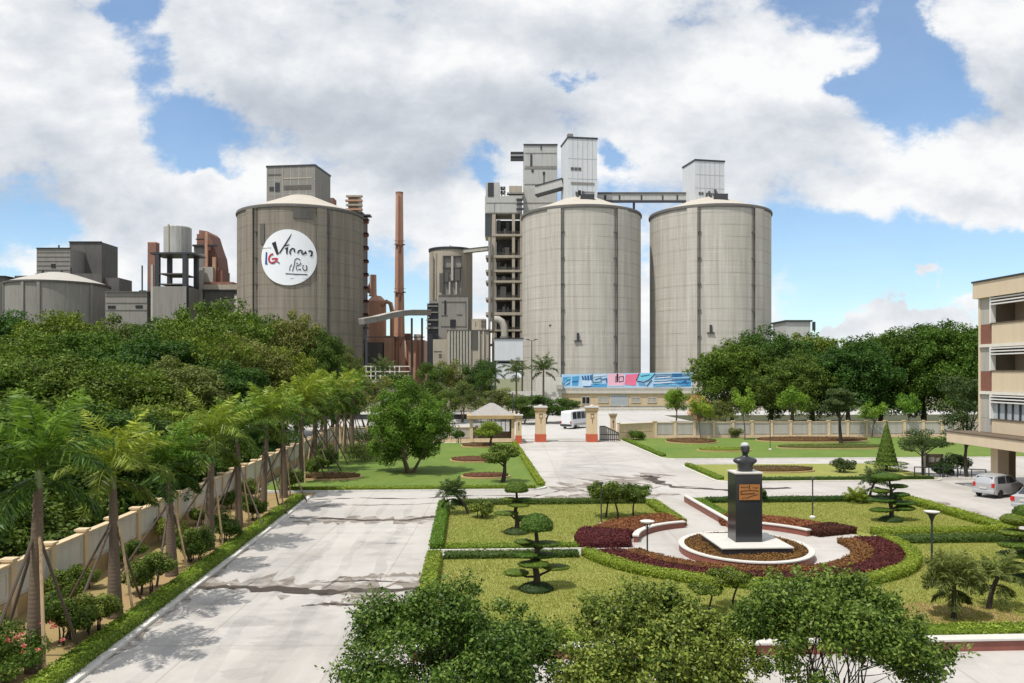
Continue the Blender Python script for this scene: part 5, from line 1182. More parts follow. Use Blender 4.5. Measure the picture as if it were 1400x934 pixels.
# ------------------------------------------------------------------ silos
M_silo = silo_mat('silo_concrete', (.49, .465, .415), (.24, .215, .175), 15.8, .68, .34)
M_silod = silo_mat('silo_concrete_brown', (.25, .222, .182), (.095, .08, .065), 16.3, .75, .35)
M_cone = basic('silo_roof', (.43, .395, .34), .8, .12, .25, .15)
M_metal = basic('white_cladding', (.56, .58, .60), .6, .06, .3, .22)
M_metalg = basic('grey_cladding', (.42, .42, .40), .7, .12, .3, .4)
M_greyc = basic('grey_concrete', (.23, .22, .20), .85, .2, .25, .5)
M_greyd = basic('dark_grey_concrete', (.105, .10, .092), .85, .25, .25, .5)
M_rusty = basic('orange_steel', (.46, .26, .175), .8, .2, .25, .45)
M_rustb = basic('brown_steel', (.24, .12, .09), .8, .25, .3, .45)
M_beige = basic('beige_concrete', (.38, .335, .27), .85, .16, .25, .5)
def silo(label, px, D, R, zrim, zap, mat, pil, pipes, roofr=3.6, group=None, pw=.55):
    root = thing('silo', label, 'silo', place(px, D), math.atan2(-(px-700), F), group)
    MB().lathe([(R, -.5), (R, zrim)], 128, 0, a0=0, a1=2*PI).build('shell', mat, root, True)
    MB().lathe([(R+.3, zrim+.02), (R+.32, zrim+.5), (R+.1, zrim+.8)], 128).build('rim', M_greyd, root, True)
    n = MB().lathe([(R+.15, zrim+.81), (R*.75, zrim+.81+(zap-zrim-.81)*.30), (R*.5, zrim+.81+(zap-zrim-.81)*.62), (roofr, zap)], 96).build('roof', M_cone, root, True)
    for a0, a1 in pil:           # pilasters, given by where they sit across the front (-1..1)
        f0, f1 = math.asin(a0)-PI/2, math.asin(a1)-PI/2
        MB().lathe([(R-.1, -.4), (R+pw, -.4), (R+pw, zrim-.05), (R-.1, zrim-.05)], 4, 0, a0=f0, a1=f1).build('pilaster', mat, root)
    for a in pipes:
        f = math.asin(a)-PI/2; q = R+pw*.6
        m = MB().tube([(q*math.cos(f), q*math.sin(f), 0), (q*math.cos(f), q*math.sin(f), zrim)], .13, 8)
        for z in np.arange(4, zrim, 6.5): m.box(q*math.cos(f)-.4, q*math.cos(f)+.4, q*math.sin(f)-.1, q*math.sin(f)+.5, z, z+.3)
        m.build('downpipe', M_greyd, root)
    return root
DS = 215.
zr = zz(300, DS)
SGp = 'twin pale concrete silos'
s1 = silo('brown streaked silo bearing the round white sign', 412.5, DS, 16.4, zr, zz(270, DS), M_silod, [(-.80, -.70), (.22, .36)], [.40, -.66])
s2 = silo('left of the twin pale silos, under the taller white headhouse', 794.5, DS, 15.75, zr, zz(271, DS), M_silo, [(-.52, -.31), (.56, .72)], [-.28, .53], group=SGp)
s3 = silo('right of the twin pale silos, under the smaller white headhouse', 970, DS, 15.75, zr+.2, zz(272, DS), M_silo, [(-.34, -.18), (.68, .82)], [-.15, .66], group=SGp)
# extra marks: small openings low on the twin silos
for s_, a, z in ((s2, -.45, 21), (s2, -.05, 17), (s3, 0.02, 19)):
    f = math.asin(a)-PI/2; q = 15.8; MB().box(q*math.cos(f)-.3, q*math.cos(f)+.3, q*math.sin(f)-.35, q*math.sin(f)+.6, z-.9, z+.9).box(q*math.cos(f)-.9, q*math.cos(f)+.9, q*math.sin(f)-.4, q*math.sin(f)+.6, z-1.2, z-.92).build('wall_bracket', M_dark, s_)
# dark plate boxes and slits on the brown silo
for (a0, a1, z0, z1) in [(-.12, .16, 46.2, 48.6), (-.6, -.54, 40, 45)]:
    MB().lathe([(16.3, z0), (16.62, z0), (16.62, z1), (16.3, z1)], 6, 0, a0=math.asin(a0)-PI/2, a1=math.asin(a1)-PI/2).build('vent_panel', M_greyd, s1)
lad = MB()
for a in (.985, .995): f = math.asin(a)-PI/2; lad.tube([(17.2*math.cos(f), 17.2*math.sin(f), 0), (17.2*math.cos(f), 17.2*math.sin(f), zr)], .12, 6)
for z in np.arange(2, zr, 3.6): lad.lathe([(16.3, z), (17.7, z), (17.7, z+.35), (16.3, z+.35)], 3, 0, a0=math.asin(.97)-PI/2, a1=PI*0+.05)
lad.build('ladder', M_rustb, s1)
# round sign on the brown silo: a curved plate with raised lettering
px_c = (396-412.5)/84.5; Rs = 16.4
def on_silo(x, z, r): th = math.asin(px_c)+x/Rs-PI/2; return (r*math.cos(th), r*math.sin(th), z)
rad = 38/F*(DS-15.6)
sgn = thing('round_sign', 'big white round sign with black, blue and red lettering on the brown silo', 'sign', s1.location, s1.rotation_euler.z)
zc = zz(352.5, DS-15.8)
M_sign = basic('sign_white', (.74, .76, .79), .6, .03, .5)
m = MB(); n = 72; Kc = 12; vs = []
for j in range(Kc+1):
    for i in range(n): a = 2*PI*i/n; q = rad*j/Kc; vs.append(on_silo(q*math.cos(a), zc+q*math.sin(a), Rs+.30))
fs = [(j*n+i, j*n+(i+1) % n, (j+1)*n+(i+1) % n, (j+1)*n+i) for j in range(1, Kc) for i in range(n)]+[tuple(range(n, 2*n))]
o0 = len(vs)
for i in range(n): a = 2*PI*i/n; vs.append(on_silo(rad*math.cos(a), zc+rad*math.sin(a), Rs-.05))
fs += [(Kc*n+i, o0+i, o0+(i+1) % n, Kc*n+(i+1) % n) for i in range(n)]
m.add(vs[n:] if False else vs, fs); m.build('disc', M_sign, sgn)
M_ink = basic('sign_black', (.012, .012, .014), .6, .2, 1); M_inkb = basic('sign_blue', (.02, .07, .26), .6, .1, 1); M_inkr = basic('sign_red', (.42, .025, .04), .6, .15, 1); M_inkg = basic('sign_grey', (.42, .43, .46), .6, .1, 1); M_inkn = basic('sign_navy', (.03, .03, .12), .6, .1, 1)
def sxy(x, y): return ((x-380)/255*rad, (550-y)/255*rad)
def ink(name, mat, polys=(), strokes=()):
    mb = MB(); r0, r1 = Rs+.31, Rs+.40
    def quad(pts):
        k = len(pts); vs = [on_silo(x, zc+y, r0) for x, y in pts]+[on_silo(x, zc+y, r1) for x, y in pts]
        mb.add(vs, [tuple(range(k, 2*k)), tuple(reversed(range(k)))]+[(i, (i+1) % k, k+(i+1) % k, k+i) for i in range(k)])
    for p in polys: quad([sxy(*q) for q in p])
    for w, pts in strokes:
        P = [np.array(sxy(*q)) for q in pts]; w = w/255*rad; Lp, Rp = [], []
        for i, p in enumerate(P):
            d = P[min(i+1, len(P)-1)]-P[max(i-1, 0)]; d = d/np.linalg.norm(d); nn = np.array([-d[1], d[0]])*w/2; Lp.append(p+nn); Rp.append(p-nn)
        for i in range(len(P)-1): quad([tuple(Lp[i]), tuple(Rp[i]), tuple(Rp[i+1]), tuple(Lp[i+1])])
    return mb.build(name, mat, sgn)
ink('lettering', M_ink, [[(232, 420), (268, 405), (297, 520), (278, 528)], [(296, 514), (345, 440), (410, 332), (398, 372), (358, 440), (312, 512)], [(352, 440), (392, 431), (386, 441), (354, 450)], [(362, 470), (380, 460), (376, 520), (364, 520)], [(352, 468), (382, 456), (380, 466), (354, 476)]],
    [(13, [(438, 502), (434, 474), (418, 468), (402, 484), (396, 506), (404, 524)]), (13, [(464, 512), (474, 490), (492, 484), (504, 492), (500, 512), (512, 520), (524, 510), (532, 490), (538, 516)]), (15, [(558, 490), (578, 486), (590, 494), (586, 530), (572, 530)])])
ink('blue_letter', M_inkb, [[(172, 500), (186, 500), (183, 612), (165, 612)]], [(5, [(183, 612), (192, 606)])])
ink('red_letter', M_inkr, [], [(17, [(246, 520), (226, 524), (210, 540), (204, 562), (208, 586), (226, 600), (250, 598), (270, 586), (280, 566)]), (15, [(288, 564), (262, 562), (232, 564)])])
ink('navy_mark', M_inkn, [], [(9, [(284, 590), (304, 606)]), (9, [(214, 596), (236, 606), (258, 602)])])
ink('small_script', M_ink, [], [(5, [(414, 615), (398, 632), (393, 672)]), (6, [(418, 676), (434, 620), (440, 572), (458, 558), (474, 562), (486, 574)]), (7, [(452, 626), (474, 622), (494, 604), (484, 596)]), (7, [(452, 600), (466, 606)]), (6, [(450, 632), (454, 660), (464, 668)]), (9, [(470, 658), (492, 660)]), (6, [(504, 630), (516, 618)]), (8, [(506, 640), (514, 662), (526, 668)]), (9, [(536, 620), (546, 640), (540, 660), (528, 668)]), (8, [(360, 700), (450, 704), (548, 705)])])
ink('faint_rule', M_inkg, [], [(4, [(400, 740), (550, 740)]), (4, [(140, 462), (224, 460)])])

# ------------------------------------------------------------------ headhouses and bridges
def block(root, name, px0, px1, py0, py1, D, depth, mat, ox=None, bev=0., z0=None):
    """a box given by its front face in the photograph, in the local frame of a thing placed at its own spot"""
    L = root.location; x0 = (px0-700)/F*D-L.x; x1 = (px1-700)/F*D-L.x; z1 = zz(py0, D)-L.z; zb = (zz(py1, D) if z0 is None else z0)-L.z
    return MB().box(x0, x1, D-L.y, D-L.y+depth, zb, z1).build(name, mat, root, bevel=bev)
def detail(root, name, rects_, D, mat, proud=.12, parent=None):
    L = root.location; m = MB()
    if len(rects_) > 1 and name in ('window', 'opening', 'machine', 'column', 'recess_frame', 'dark_bay', 'sign_light', 'duct', 'gap', 'rib', 'ledge', 'frame', 'roof_gear'):
        for q in rects_: detail(root, name, [q], D, mat, proud, parent)
        return
    for a, b, c, d in rects_: m.box((a-700)/F*D-L.x, (b-700)/F*D-L.x, D-L.y-proud, D-L.y-.004, zz(d, D)-L.z, zz(c, D)-L.z)
    return m.build(name, mat, parent or root)
def headhouse(label, px0, px1, py0, py1, D, dep, rot, mat, slits, group=None):
    root = thing('headhouse', label, 'headhouse', W((px0+px1)/2, py1, D), rot, group); w = (px1-px0)/F*D/2; h = zz(py0, D)-zz(py1, D)
    MB().box(-w, w, 0, dep, -2.0, h).build('cladding', mat, root)
    MB().box(-w-.15, w+.15, -.15, dep+.15, h+.002, h+.45).build('roof_edge', M_dark, root)
    for nm, a, b, c, d, mt in slits: MB().box(-w+a*2*w, -w+b*2*w, -.10, -.003, h*c, h*d).build(nm, mt, root)
    m = MB()
    for k in range(1, 6): x = -w+2*w*k/6; m.box(x-.05, x+.05, -.05, -.002, -1.9, h-.05)
    for k in (1, 2): m.box(-w+.02, w-.02, -.04, -.0015, h*k/3-.04, h*k/3+.04)
    m.build('cladding_seams', M_metalg, root)
    return root
hh = headhouse('tall white metal clad headhouse on the left twin silo', 776, 817, 190, 272, 211, 8.5, .15, M_metal, [('louvre', .10, .20, .47, .52, M_greyd), ('louvre', .225, .325, .47, .52, M_greyd), ('louvre', .35, .45, .47, .52, M_greyd), ('vent_strip', .1, .9, .235, .275, M_greyc), ('vent_strip', .5, .9, .10, .125, M_greyc), ('doorway', .34, .44, .03, .14, M_black)])
L = hh; MB().box(-3.7, -2.3, 1, 2.4, zz(190, 211)-zz(272, 211)+.46, zz(182, 211)-zz(272, 211)).build('roof_vent', M_greyc, hh)
h3 = headhouse('smaller white metal clad headhouse on the right twin silo', 949, 992, 221, 276, 211, 8.0, .20, M_metal, [('louvre', .12, .19, .16, .23, M_greyd), ('louvre', .21, .28, .16, .23, M_greyd), ('vent_strip', .52, .95, .17, .22, M_greyc), ('doorway', .36, .43, .0, .22, M_greyd)])
h1 = headhouse('grey concrete headhouse behind the cone roof of the brown silo', 363, 432, 228, 284, 217, 12, -.12, M_greyc, [('window', .06, .15, .42, .52, M_dark), ('window', .18, .27, .40, .62, M_dark), ('window', .36, .92, .44, .54, M_greyd), ('ledge', .33, .96, .20, .23, M_greyd), ('ledge', .33, .94, .70, .73, M_beige), ('ledge', .03, .30, .80, .83, M_greyd)])
# door hoppers on the roofs
for s_, dx in ((s2, .8), (s3, 2.0)):
    z = zz(283, DS)+1.9; m = MB().bar((dx-1.2, -6.5, z-1.6), (dx-2.4, -3.4, z+2.0), .5, .5).bar((dx+.6, -6.5, z-1.8), (dx-.6, -3.4, z+1.8), .5, .5).box(dx-1.0, dx+2.6, -8.6, -6.6, z-2.2, z-.4); m.build('roof_hatch', M_dark, s_)
root = thing('conveyor_bridge', 'long grey conveyor bridge between the two white headhouses', 'conveyor', W(880, 275, 216))
D = 216
block(root, 'gallery', 817, 946, 263.5, 274, D, 3.0, M_metalg); detail(root, 'roof_band', [(817, 946, 263, 265.5)], D, M_greyd, .2); detail(root, 'lower_beam', [(817, 946, 274, 277.5)], D, M_dark, .25)
detail(root, 'window', [(826, 829, 267, 273), (846, 848, 267, 273), (876, 878, 267, 273), (905, 907, 267, 273), (925, 927, 267, 273)], D, M_dark, .1)
L = root.location; MB().box((866.5-700)/F*D-L.x, (869-700)/F*D-L.x, 1, 2, -6, 0).build('support_post', M_dark, root)
# inclined bridge to the tower
root = thing('conveyor_bridge', 'short sloping conveyor bridge rising to the tall white headhouse', 'conveyor', W(750, 262, 219))
p0, p1 = Vector(W(733, 262, 219))-root.location, Vector(W(770, 251.5, 217))-root.location
MB().bar(p0, p1, 2.6, 2.3).build('gallery', M_metalg, root); u = Vector((0, 0, 1.2)); MB().bar(p0+u, p1+u, 2.9, .3).build('roof_band', M_dark, root); MB().bar(p0-u, p1-u, 2.8, .35).build('lower_beam', M_dark, root)

# ------------------------------------------------------------------ preheater tower
D = 228.
root = thing('process_tower', 'tall light grey box tower with three pipes sticking out left of the white headhouse', 'tower', place(739, D))
block(root, 'wall', 716, 762, 198, 500, D, 11, M_metalg, z0=-.2); detail(root, 'roof_edge', [(715.5, 762.5, 197, 199)], D, M_dark, .2)
detail(root, 'seam', [(717, 761, 209, 209.8), (717, 761, 230, 231), (717, 761, 251.5, 252.5), (717, 761, 277, 278)], D, M_greyc, .1); detail(root, 'recess_band', [(718, 761, 227, 230)], D, M_greyc, .06)
detail(root, 'opening', [(725, 727.5, 211, 227), (726.5, 729.5, 232, 235.5), (742, 745, 235, 239), (743, 744.2, 239, 252), (739, 740.5, 199, 205)], D, M_dark, .15)
L = root.location
for y in (207.5, 212.5, 216.5): MB().box((698-700)/F*D-L.x, (716-700)/F*D-L.x-.01, 1, 2.2, zz(y, D)-.28, zz(y, D)+.28).build('pipe', M_dark, root)
D = 225.
root = thing('preheater_tower', 'open framed concrete preheater tower with dark floors left of the twin silos', 'tower', place(690, D)); L = root.location
def bx(px0, px1, py0, py1, y0, y1, name, mat, mb=None):
    m = mb or MB(); m.box((px0-700)/F*D-L.x, (px1-700)/F*D-L.x, y0, y1, zz(py1, D)-L.z, zz(py0, D)-L.z)
    return m if mb else m.build(name, mat, root)
bx(663, 714, 268, 292, 0, 9, 'upper_wall', M_metalg); bx(664, 683, 249.5, 267.9, 0, 7, 'parapet_block', M_metalg)
detail(root, 'opening', [(667, 675, 250, 269)], D, M_dark, .1); detail(root, 'seam', [(665, 705, 277, 277.8), (675.5, 676.3, 278, 291), (664, 713, 290.5, 292)], D, M_greyc, .1)
m = MB()
for a, b, c, d in [(684, 691, 254, 257), (684, 691, 260, 263), (685, 686.5, 254, 268), (689.5, 691, 254, 268), (693, 716, 262, 264), (696, 716, 266, 268)]: bx(a, b, c, d, 1, 3, '', None, m)
m.build('roof_gear', M_greyc, root); bx(696, 714, 252.5, 261.5, 1.5, 6, 'duct_housing', M_beige)
m = MB()
for i, y in enumerate((272, 278, 285)): bx(706, 715.5, y, y+2.5, -.6, -.01, '', None, m)
m.build('louvre', M_dark, root)
bx(663, 672, 292.1, 323, .3, 8, 'dark_panel', M_glass); 
m = MB()
for a, b in ((672.5, 677.5), (700, 704), (711, 714)): bx(a, b, 292.1, 500, 0, 1.6, '', None, m); bx(a, b, 292.1, 500, 8, 9.4, '', None, m)
bx(667.5, 670.5, 323.1, 500, .4, 1.4, '', None, m)
m.build('columns', M_beige, root)
fl = [(320, 323), (349, 352.5), (369, 372), (383.5, 386.5), (407, 410), (427, 431), (450.5, 453), (470, 472)]
for a, b in fl: bx(664 if b > 325 else 672.6, 714.5, a, b, -.15, 9.5, 'floor_slab', M_beige)
bx(678, 713, 296, 498, 6.2, 6.6, 'back_screen', M_greyd)
rn = random.Random(9)
ys = [292]+[y for f in fl for y in f]+[490]
for i in range(0, len(ys), 2):
    y0, y1 = ys[i], ys[i+1]
    if y1-y0 < 6: continue
    m = MB()
    for k in range(4):
        a = 679+rn.random()*18; w = 2+rn.random()*6; hgt = (y1-y0)*rn.uniform(.3, .8); bx(a, a+w, y1-hgt, y1, 2+rn.random(), 4.5, 'machine', (M_dark, M_greyd, M_greyc)[(i//2+k) % 3])
    m = MB(); bx(678, 710, y1-3.4, y1-3.0, -.12, -.04, '', None, m); bx(678, 710, y1-1.8, y1-1.4, -.12, -.04, '', None, m)
    for k in range(9): bx(678+k*4, 678.3+k*4, y1-3.4, y1, -.12, -.04, '', None, m)
    m.build('railing', M_greyd, root)
rz = MB(); rz.tube([(( 670-700)/F*D-L.x, -.6, zz(330, D)), ((670-700)/F*D-L.x, -.6, zz(440, D))], .5, 10); rz.build('riser_pipe', M_greyc, root, True)
bx(706, 714.5, 430, 500, 1.7, 7.5, 'dark_infill', M_dark); bx(708, 716, 325, 405, 1.8, 7.5, 'grey_infill', M_panelg)
# cream arched duct
root = thing('duct', 'pale bent duct pipe curving down at the foot of the preheater tower', 'duct', W(684, 465, 221)); D = 221; L = root.location
pts = [Vector(W(x, y, D))-L for x, y in [(676, 437), (681, 437), (686, 440), (689, 447), (690, 456), (690, 466)]]
MB().tube(pts, 1.0, 14).build('bend', M_panelg, root, True); MB().lathe([(1.25, -.3), (1.25, .3)], 14, 0, tuple(pts[-1]+Vector((0, 0, 1)))).build('flange', M_greyc, root)
root = thing('panel_wall', 'pale blue grey panel wall left of the twin silos', 'wall', place(695, 197)); D = 197
block(root, 'panel', 676, 715, 463, 493, D, .6, M_metal); block(root, 'lower_panel', 677, 704, 497, 518, D, .6, M_metal); detail(root, 'frame', [(675, 716, 462, 463.5), (675, 716, 493, 495)], D, M_dark, .2)
block(root, 'post', 676, 678, 493, 530, D, .5, M_dark, z0=0); block(root, 'post', 713, 715, 493, 530, D, .5, M_dark, z0=0)

# ------------------------------------------------------------------ middle block with the grey cylinder
D = 236.
root = thing('silo', 'slim beige cylinder with recessed machinery behind the grey block', 'silo', place(616.5, D)); R = 29.5/F*D; z1 = zz(345, D)
MB().lathe([(R, -.3), (R, z1)], 64).build('shell', M_beige, root, True); MB().lathe([(R+.2, z1+.01), (R+.25, z1+.7), (.01, z1+1.2)], 64).build('roof', M_dark, root, True)
Df = D-R-.2
detail(root, 'recess_frame', [(606, 632, 350, 351), (605.5, 607, 350, 404), (630.5, 632, 350, 404), (606, 632, 365.5, 367), (612, 626, 384, 385.5)], Df, M_greyd, .6); detail(root, 'recess', [(607, 630.5, 351, 404)], Df+.3, M_greyc, .3)
detail(root, 'column', [(617, 620, 351, 384), (614, 616, 386, 403), (623, 625, 386, 403)], Df, M_panelg, .9); detail(root, 'machine', [(601, 606, 374, 400), (608, 613, 372, 386), (622, 629, 368, 384)], Df, M_greyd, .7)
detail(root, 'rib', [(595, 597, 346, 410), (590, 591, 346, 420)], Df+2, M_beige, .8); detail(root, 'roof_gear', [(614, 622, 341.5, 344.8), (626, 636, 340.5, 344.8), (615, 616, 336, 344.8), (618, 619, 337, 344.8)], D-4, M_dark, .8)
root = thing('conveyor_bridge', 'thin pale conveyor bridge from the beige cylinder to the preheater tower', 'conveyor', W(650, 343, 232))
p0, p1 = Vector(W(632, 344.5, 232))-root.location, Vector(W(668, 340.5, 230))-root.location; MB().bar(p0, p1, 2, .9).build('gallery', M_panelg, root); MB().bar(p0+Vector((0, 0, .55)), p1+Vector((0, 0, .55)), 2.2, .2).build('roof_band', M_greyd, root)
D = 222.
root = thing('process_building', 'mid grey concrete block with a dark louvred left side in front of the beige cylinder', 'building', place(612, D))
block(root, 'wall', 599.5, 640, 404, 500, D, 9, M_greyc, z0=-.2); block(root, 'louvred_bay', 584, 599.4, 415, 500, D+.5, 8, M_dark, z0=-.2)
detail(root, 'ledge', [(584, 599, 418, 419.5), (583, 599, 426.5, 428), (583, 599, 437, 438.5), (583, 599, 448, 449.5), (587, 599, 412, 415)], D+.5, M_greyc, .5)
detail(root, 'frame_line', [(599.5, 640, 403.5, 405), (604, 637, 412.5, 413.2), (603, 612, 431, 431.7), (624, 632, 430, 430.7), (603, 638, 446, 446.8), (636.5, 637.2, 412, 446)], D, M_greyd, .12); detail(root, 'opening', [(607.5, 610, 411, 430), (615.5, 623, 437, 448)], D, M_black, .15); detail(root, 'sign_light', [(585, 587, 433, 435), (585, 589, 442, 444)], D+.5, M_panelg, .2)
D = 214.
root = thing('process_building', 'low ribbed grey block with pilasters below the louvred block', 'building', place(635, D))
block(root, 'wall', 611, 668, 452.5, 500, D, 8, M_beige, z0=-.2); block(root, 'side_wing', 592, 610.9, 464, 500, D+1, 6, M_beige, z0=-.2); block(root, 'sloped_part', 645, 664, 436, 452.4, D+6, 6, M_beige)
detail(root, 'rib', [(613+i*4.1, 615+i*4.1, 453, 499) for i in range(8)]+[(654, 656, 453, 499), (660, 662, 453, 499)], D, M_panelg, .5); detail(root, 'dark_bay', [(645, 653, 455, 478), (650, 651, 440, 447), (593, 604, 480, 482), (600, 604, 484, 490)], D, M_greyd, .15); detail(root, 'roof_edge', [(611, 668, 451, 453)], D, M_greyd, .3)
detail(root, 'window', [(658+i*3.6, 660.5+i*3.6, 437.5+j*6, 442+j*6) for i in range(2) for j in range(2)], D+5.9, M_greyd, .1)

# ------------------------------------------------------------------ orange chimney, furnace and gallery
D = 240.
root = thing('chimney', 'tall orange brown smokestack between the brown silo and the beige cylinder', 'chimney', place(546, D)); h = zz(263, D)
MB().lathe([(9.0/F*D, -.3), (6.2/F*D, h*.55), (5.0/F*D, h)], 12).build('shaft', M_rusty, root, False)
MB().lathe([(5.25/F*D, h-.5), (5.25/F*D, h+.01), (4.4/F*D, h+.02), (4.4/F*D, h-1.5)], 12).build('rim', M_rustb, root)
for y, r in ((335, 6.0), (400, 6.9), (462, 7.8)):
    r = r/F*D; m = MB().lathe([(r, -.15), (r+.5, -.15), (r+.5, .15), (r, .15)], 16, 0, (0, 0, zz(y, D)), a0=-2.4, a1=-.2).lathe([(r+.45, 1.0), (r+.52, 1.0), (r+.52, 1.12), (r+.45, 1.12)], 16, 0, (0, 0, zz(y, D)), a0=-2.4, a1=-.2)
    m.build('platform', M_rustb, root); MB().bar((r*.3, -r*.9, zz(y, D)-2.6), (r*.6, -r-.9, zz(y, D)-.2), .3, .3).build('bracket', M_rustb, root)
m = MB(); m.box(-.12, .12, -8.6/F*D-.3, -8.6/F*D-.1, 0, h*.2); m.bar((-.0, -9.2/F*D, 2), (0, -5.2/F*D-.2, h-1), .35, .25); m.build('ladder', M_rustb, root)
D = 250.
root = thing('furnace', 'rounded orange brown furnace vessel with short stack right of the brown silo', 'furnace', place(515, D)); 
MB().lathe([(13/F*D, -.3), (13/F*D, zz(412, D)), (9/F*D, zz(408, D)), (6/F*D, zz(405, D))], 40).build('vessel', M_rusty, root, True)
MB().lathe([(6/F*D, zz(405, D)), (5/F*D, zz(402, D)), (4.6/F*D, zz(376, D)), (4.0/F*D, zz(376, D))], 20, 0, (-5/F*D, 0, 0)).build('stack', M_rusty, root, True)
c0 = 15/F*D
MB().tube([(c0*.6, -2, zz(418, D)), (c0*1.0, -2, zz(413, D)), (c0*1.35, -2, zz(416, D)), (c0*1.5, -2, zz(426, D)), (c0*1.5, -2, zz(470, D))], 3/F*D, 12).build('bent_duct', M_rusty, root, True)
MB().bar((-13/F*D, 0, zz(400, D)), (-6/F*D, 0, zz(386, D)), 1.2, 1.2).build('brace', M_rustb, root)
block(root, 'lower_block', 500, 522, 468, 500, D-16, 6, M_greyd, z0=-.2); block(root, 'side_block', 525, 538, 459, 500, D-14, 8, M_rusty, z0=-.2)
root = thing('shed', 'low orange brown industrial shed right of the smokestack', 'building', place(568, 246)); D = 246
block(root, 'wall', 554, 580, 465, 500, D, 10, M_rusty, z0=-.2); block(root, 'tall_bay', 551, 561, 456, 464.9, D+1, 6, M_rustb); block(root, 'annex', 566, 574, 457, 464.9, D+3, 4, M_panelg); detail(root, 'rib', [(556, 557, 466, 499), (563, 564, 466, 499), (571, 572, 466, 499)], D, M_rustb, .3)
D = 206.
root = thing('conveyor_bridge', 'grey curved conveyor gallery on thin posts from the brown silo to the louvred block', 'conveyor', W(540, 433, D)); L = root.location
P = [Vector(W(x, y, d))-L for x, y, d in [(494, 440, 200), (512, 437, 203), (530, 432.5, 207), (548, 429, 211), (560, 428, 214), (585, 428, 220)]]
m, m2 = MB(), MB()
for a, b in zip(P[:-1], P[1:]): m.bar(a, b, 2.2, 1.3); m2.bar(a+Vector((0, 0, .75)), b+Vector((0, 0, .75)), 2.5, .2)
m.build('gallery', M_greyc, root); m2.build('roof_band', M_panelg, root)
for px, d in ((501, 201), (563, 214.5), (577, 217)):
    q = Vector(W(px, 432 if px > 520 else 440, d))-L; MB().box(q.x-.25, q.x+.25, q.y-.25, q.y+.25, -L.z, q.z-.6).build('post', M_dark, root)
MB().bar(Vector(W(500, 461, 202))-L, Vector(W(580, 461, 217))-L, .25, .25).build('tie_cable', M_dark, root)
root = thing('railing', 'pale railings on a low terrace right of the brown silo foot', 'railing', place(520, 196)); D = 196; m = MB(); L = root.location
for i in range(9): x = (494+i*6.5-700)/F*D-L.x; m.box(x-.12, x+.12, 0, .25, -.2+zz(520, D), zz(500, D))
for y in (501, 508, 514): m.box((494-700)/F*D-L.x, (560-700)/F*D-L.x, .02, .22, zz(y, D)-.12, zz(y, D)+.12)
m.build('rails', M_panel, root); block(root, 'terrace_wall', 492, 562, 519, 530, D, 1.0, M_panelg, z0=-.2)
# the plant top behind the brown silo, right
D = 236.
root = thing('machine_tower', 'orange beige stack of roof machinery behind the right edge of the brown silo', 'tower', place(478, D))
block(root, 'tower_wall', 472, 496, 290, 500, D, 8, M_greyd, z0=-.2); block(root, 'housing', 476, 490, 267, 289.9, D, 6, M_beige)
for i, y in enumerate((268, 274, 280, 286)): detail(root, 'ledge', [(474-(i % 2), 496, y, y+2.4)], D, M_rusty if i % 2 else M_beige, 1.2)
block(root, 'side_block', 441, 456, 270.5, 290, D+2, 4, M_rustb); block(root, 'gantry', 488, 506, 293, 295, D-3, 3, M_dark); block(root, 'gantry', 488, 503, 298, 299.5, D-3, 3, M_dark)

# ------------------------------------------------------------------ left group
D = 222.
root = thing('domed_silo', 'wide low grey silo with shallow cone roof at the left', 'silo', place(80, D)); R = 63/F*D; zt = zz(392, D)
MB().lathe([(R, -.3), (R, zt)], 72).build('shell', M_greyc, root, True); MB().lathe([(R+.4, zt+.01), (R+.45, zt+.5), (R+.1, zt+.52)], 72).build('rim', M_greyd, root)
MB().lathe([(R+.1, zt+.53), (R*.7, zt+1.9), (R*.4, zt+3.1), (R*.22, zt+3.7), (.01, zt+3.8)], 72).build('roof', M_panelg, root, True)
for a in (-.8, -.2, .12, .9): f = math.asin(a)-PI/2; MB().lathe([(R-.1, 0), (R+.35, 0), (R+.35, zt-.02), (R-.1, zt-.02)], 3, 0, a0=f, a1=f+.06).build('pilaster', M_greyc, root)
D = 236.
root = thing('process_building', 'two dark grey box towers behind the domed silo', 'building', place(95, D))
block(root, 'front_box', 50, 96, 339.5, 374, D, 12, M_greyc); block(root, 'rear_box', 95, 139, 331, 380, D+8, 10, M_greyd); block(root, 'left_wing', 20, 60, 377, 400, D+12.5, 8, M_greyd, z0=-.2); block(root, 'right_wing', 121, 163, 380, 402, D+2, 8, M_greyd, z0=-.2)
block(root, 'base', 48, 139, 374.1, 500, D+.5, 11.5, M_greyd, z0=-.2)
detail(root, 'seam', [(51, 95.5, 345+i*6, 345.6+i*6) for i in range(5)], D, M_greyd, .1); detail(root, 'window', [(70, 76, 361, 366)], D, M_black, .15); detail(root, 'roof_edge', [(50, 97, 338.8, 340.2)], D, M_black, .25); detail(root, 'roof_edge', [(94.5, 139.5, 330.2, 331.8)], D+8, M_black, .25); detail(root, 'frame', [(58, 60, 370, 377), (84, 86, 370, 377), (97, 98.5, 366, 377)], D-1, M_dark, .5)
block(root, 'roof_mast', 79.4, 80.6, 335, 339.4, D+3, .4, M_dark)
root = thing('building', 'dark slab of a building cut by the far left picture edge', 'building', place(0, 226)); block(root, 'wall', -40, 6, 378, 430, 226, 10, M_greyd, z0=-.2); block(root, 'roof_edge', -41, 7, 377, 378, 225.5, 11, M_black)
D = 214.
root = thing('annex_building', 'long low grey block with two slit windows right of the domed silo', 'building', place(180, D))
block(root, 'wall', 144, 201, 400, 500, D, 10, M_greyc, z0=-.2); block(root, 'end_bay', 201.2, 219, 397, 500, D+1.5, 9, M_greyd, z0=-.2); block(root, 'roof_band', 143, 202, 398.4, 399.9, D-.4, 11, M_greyd)
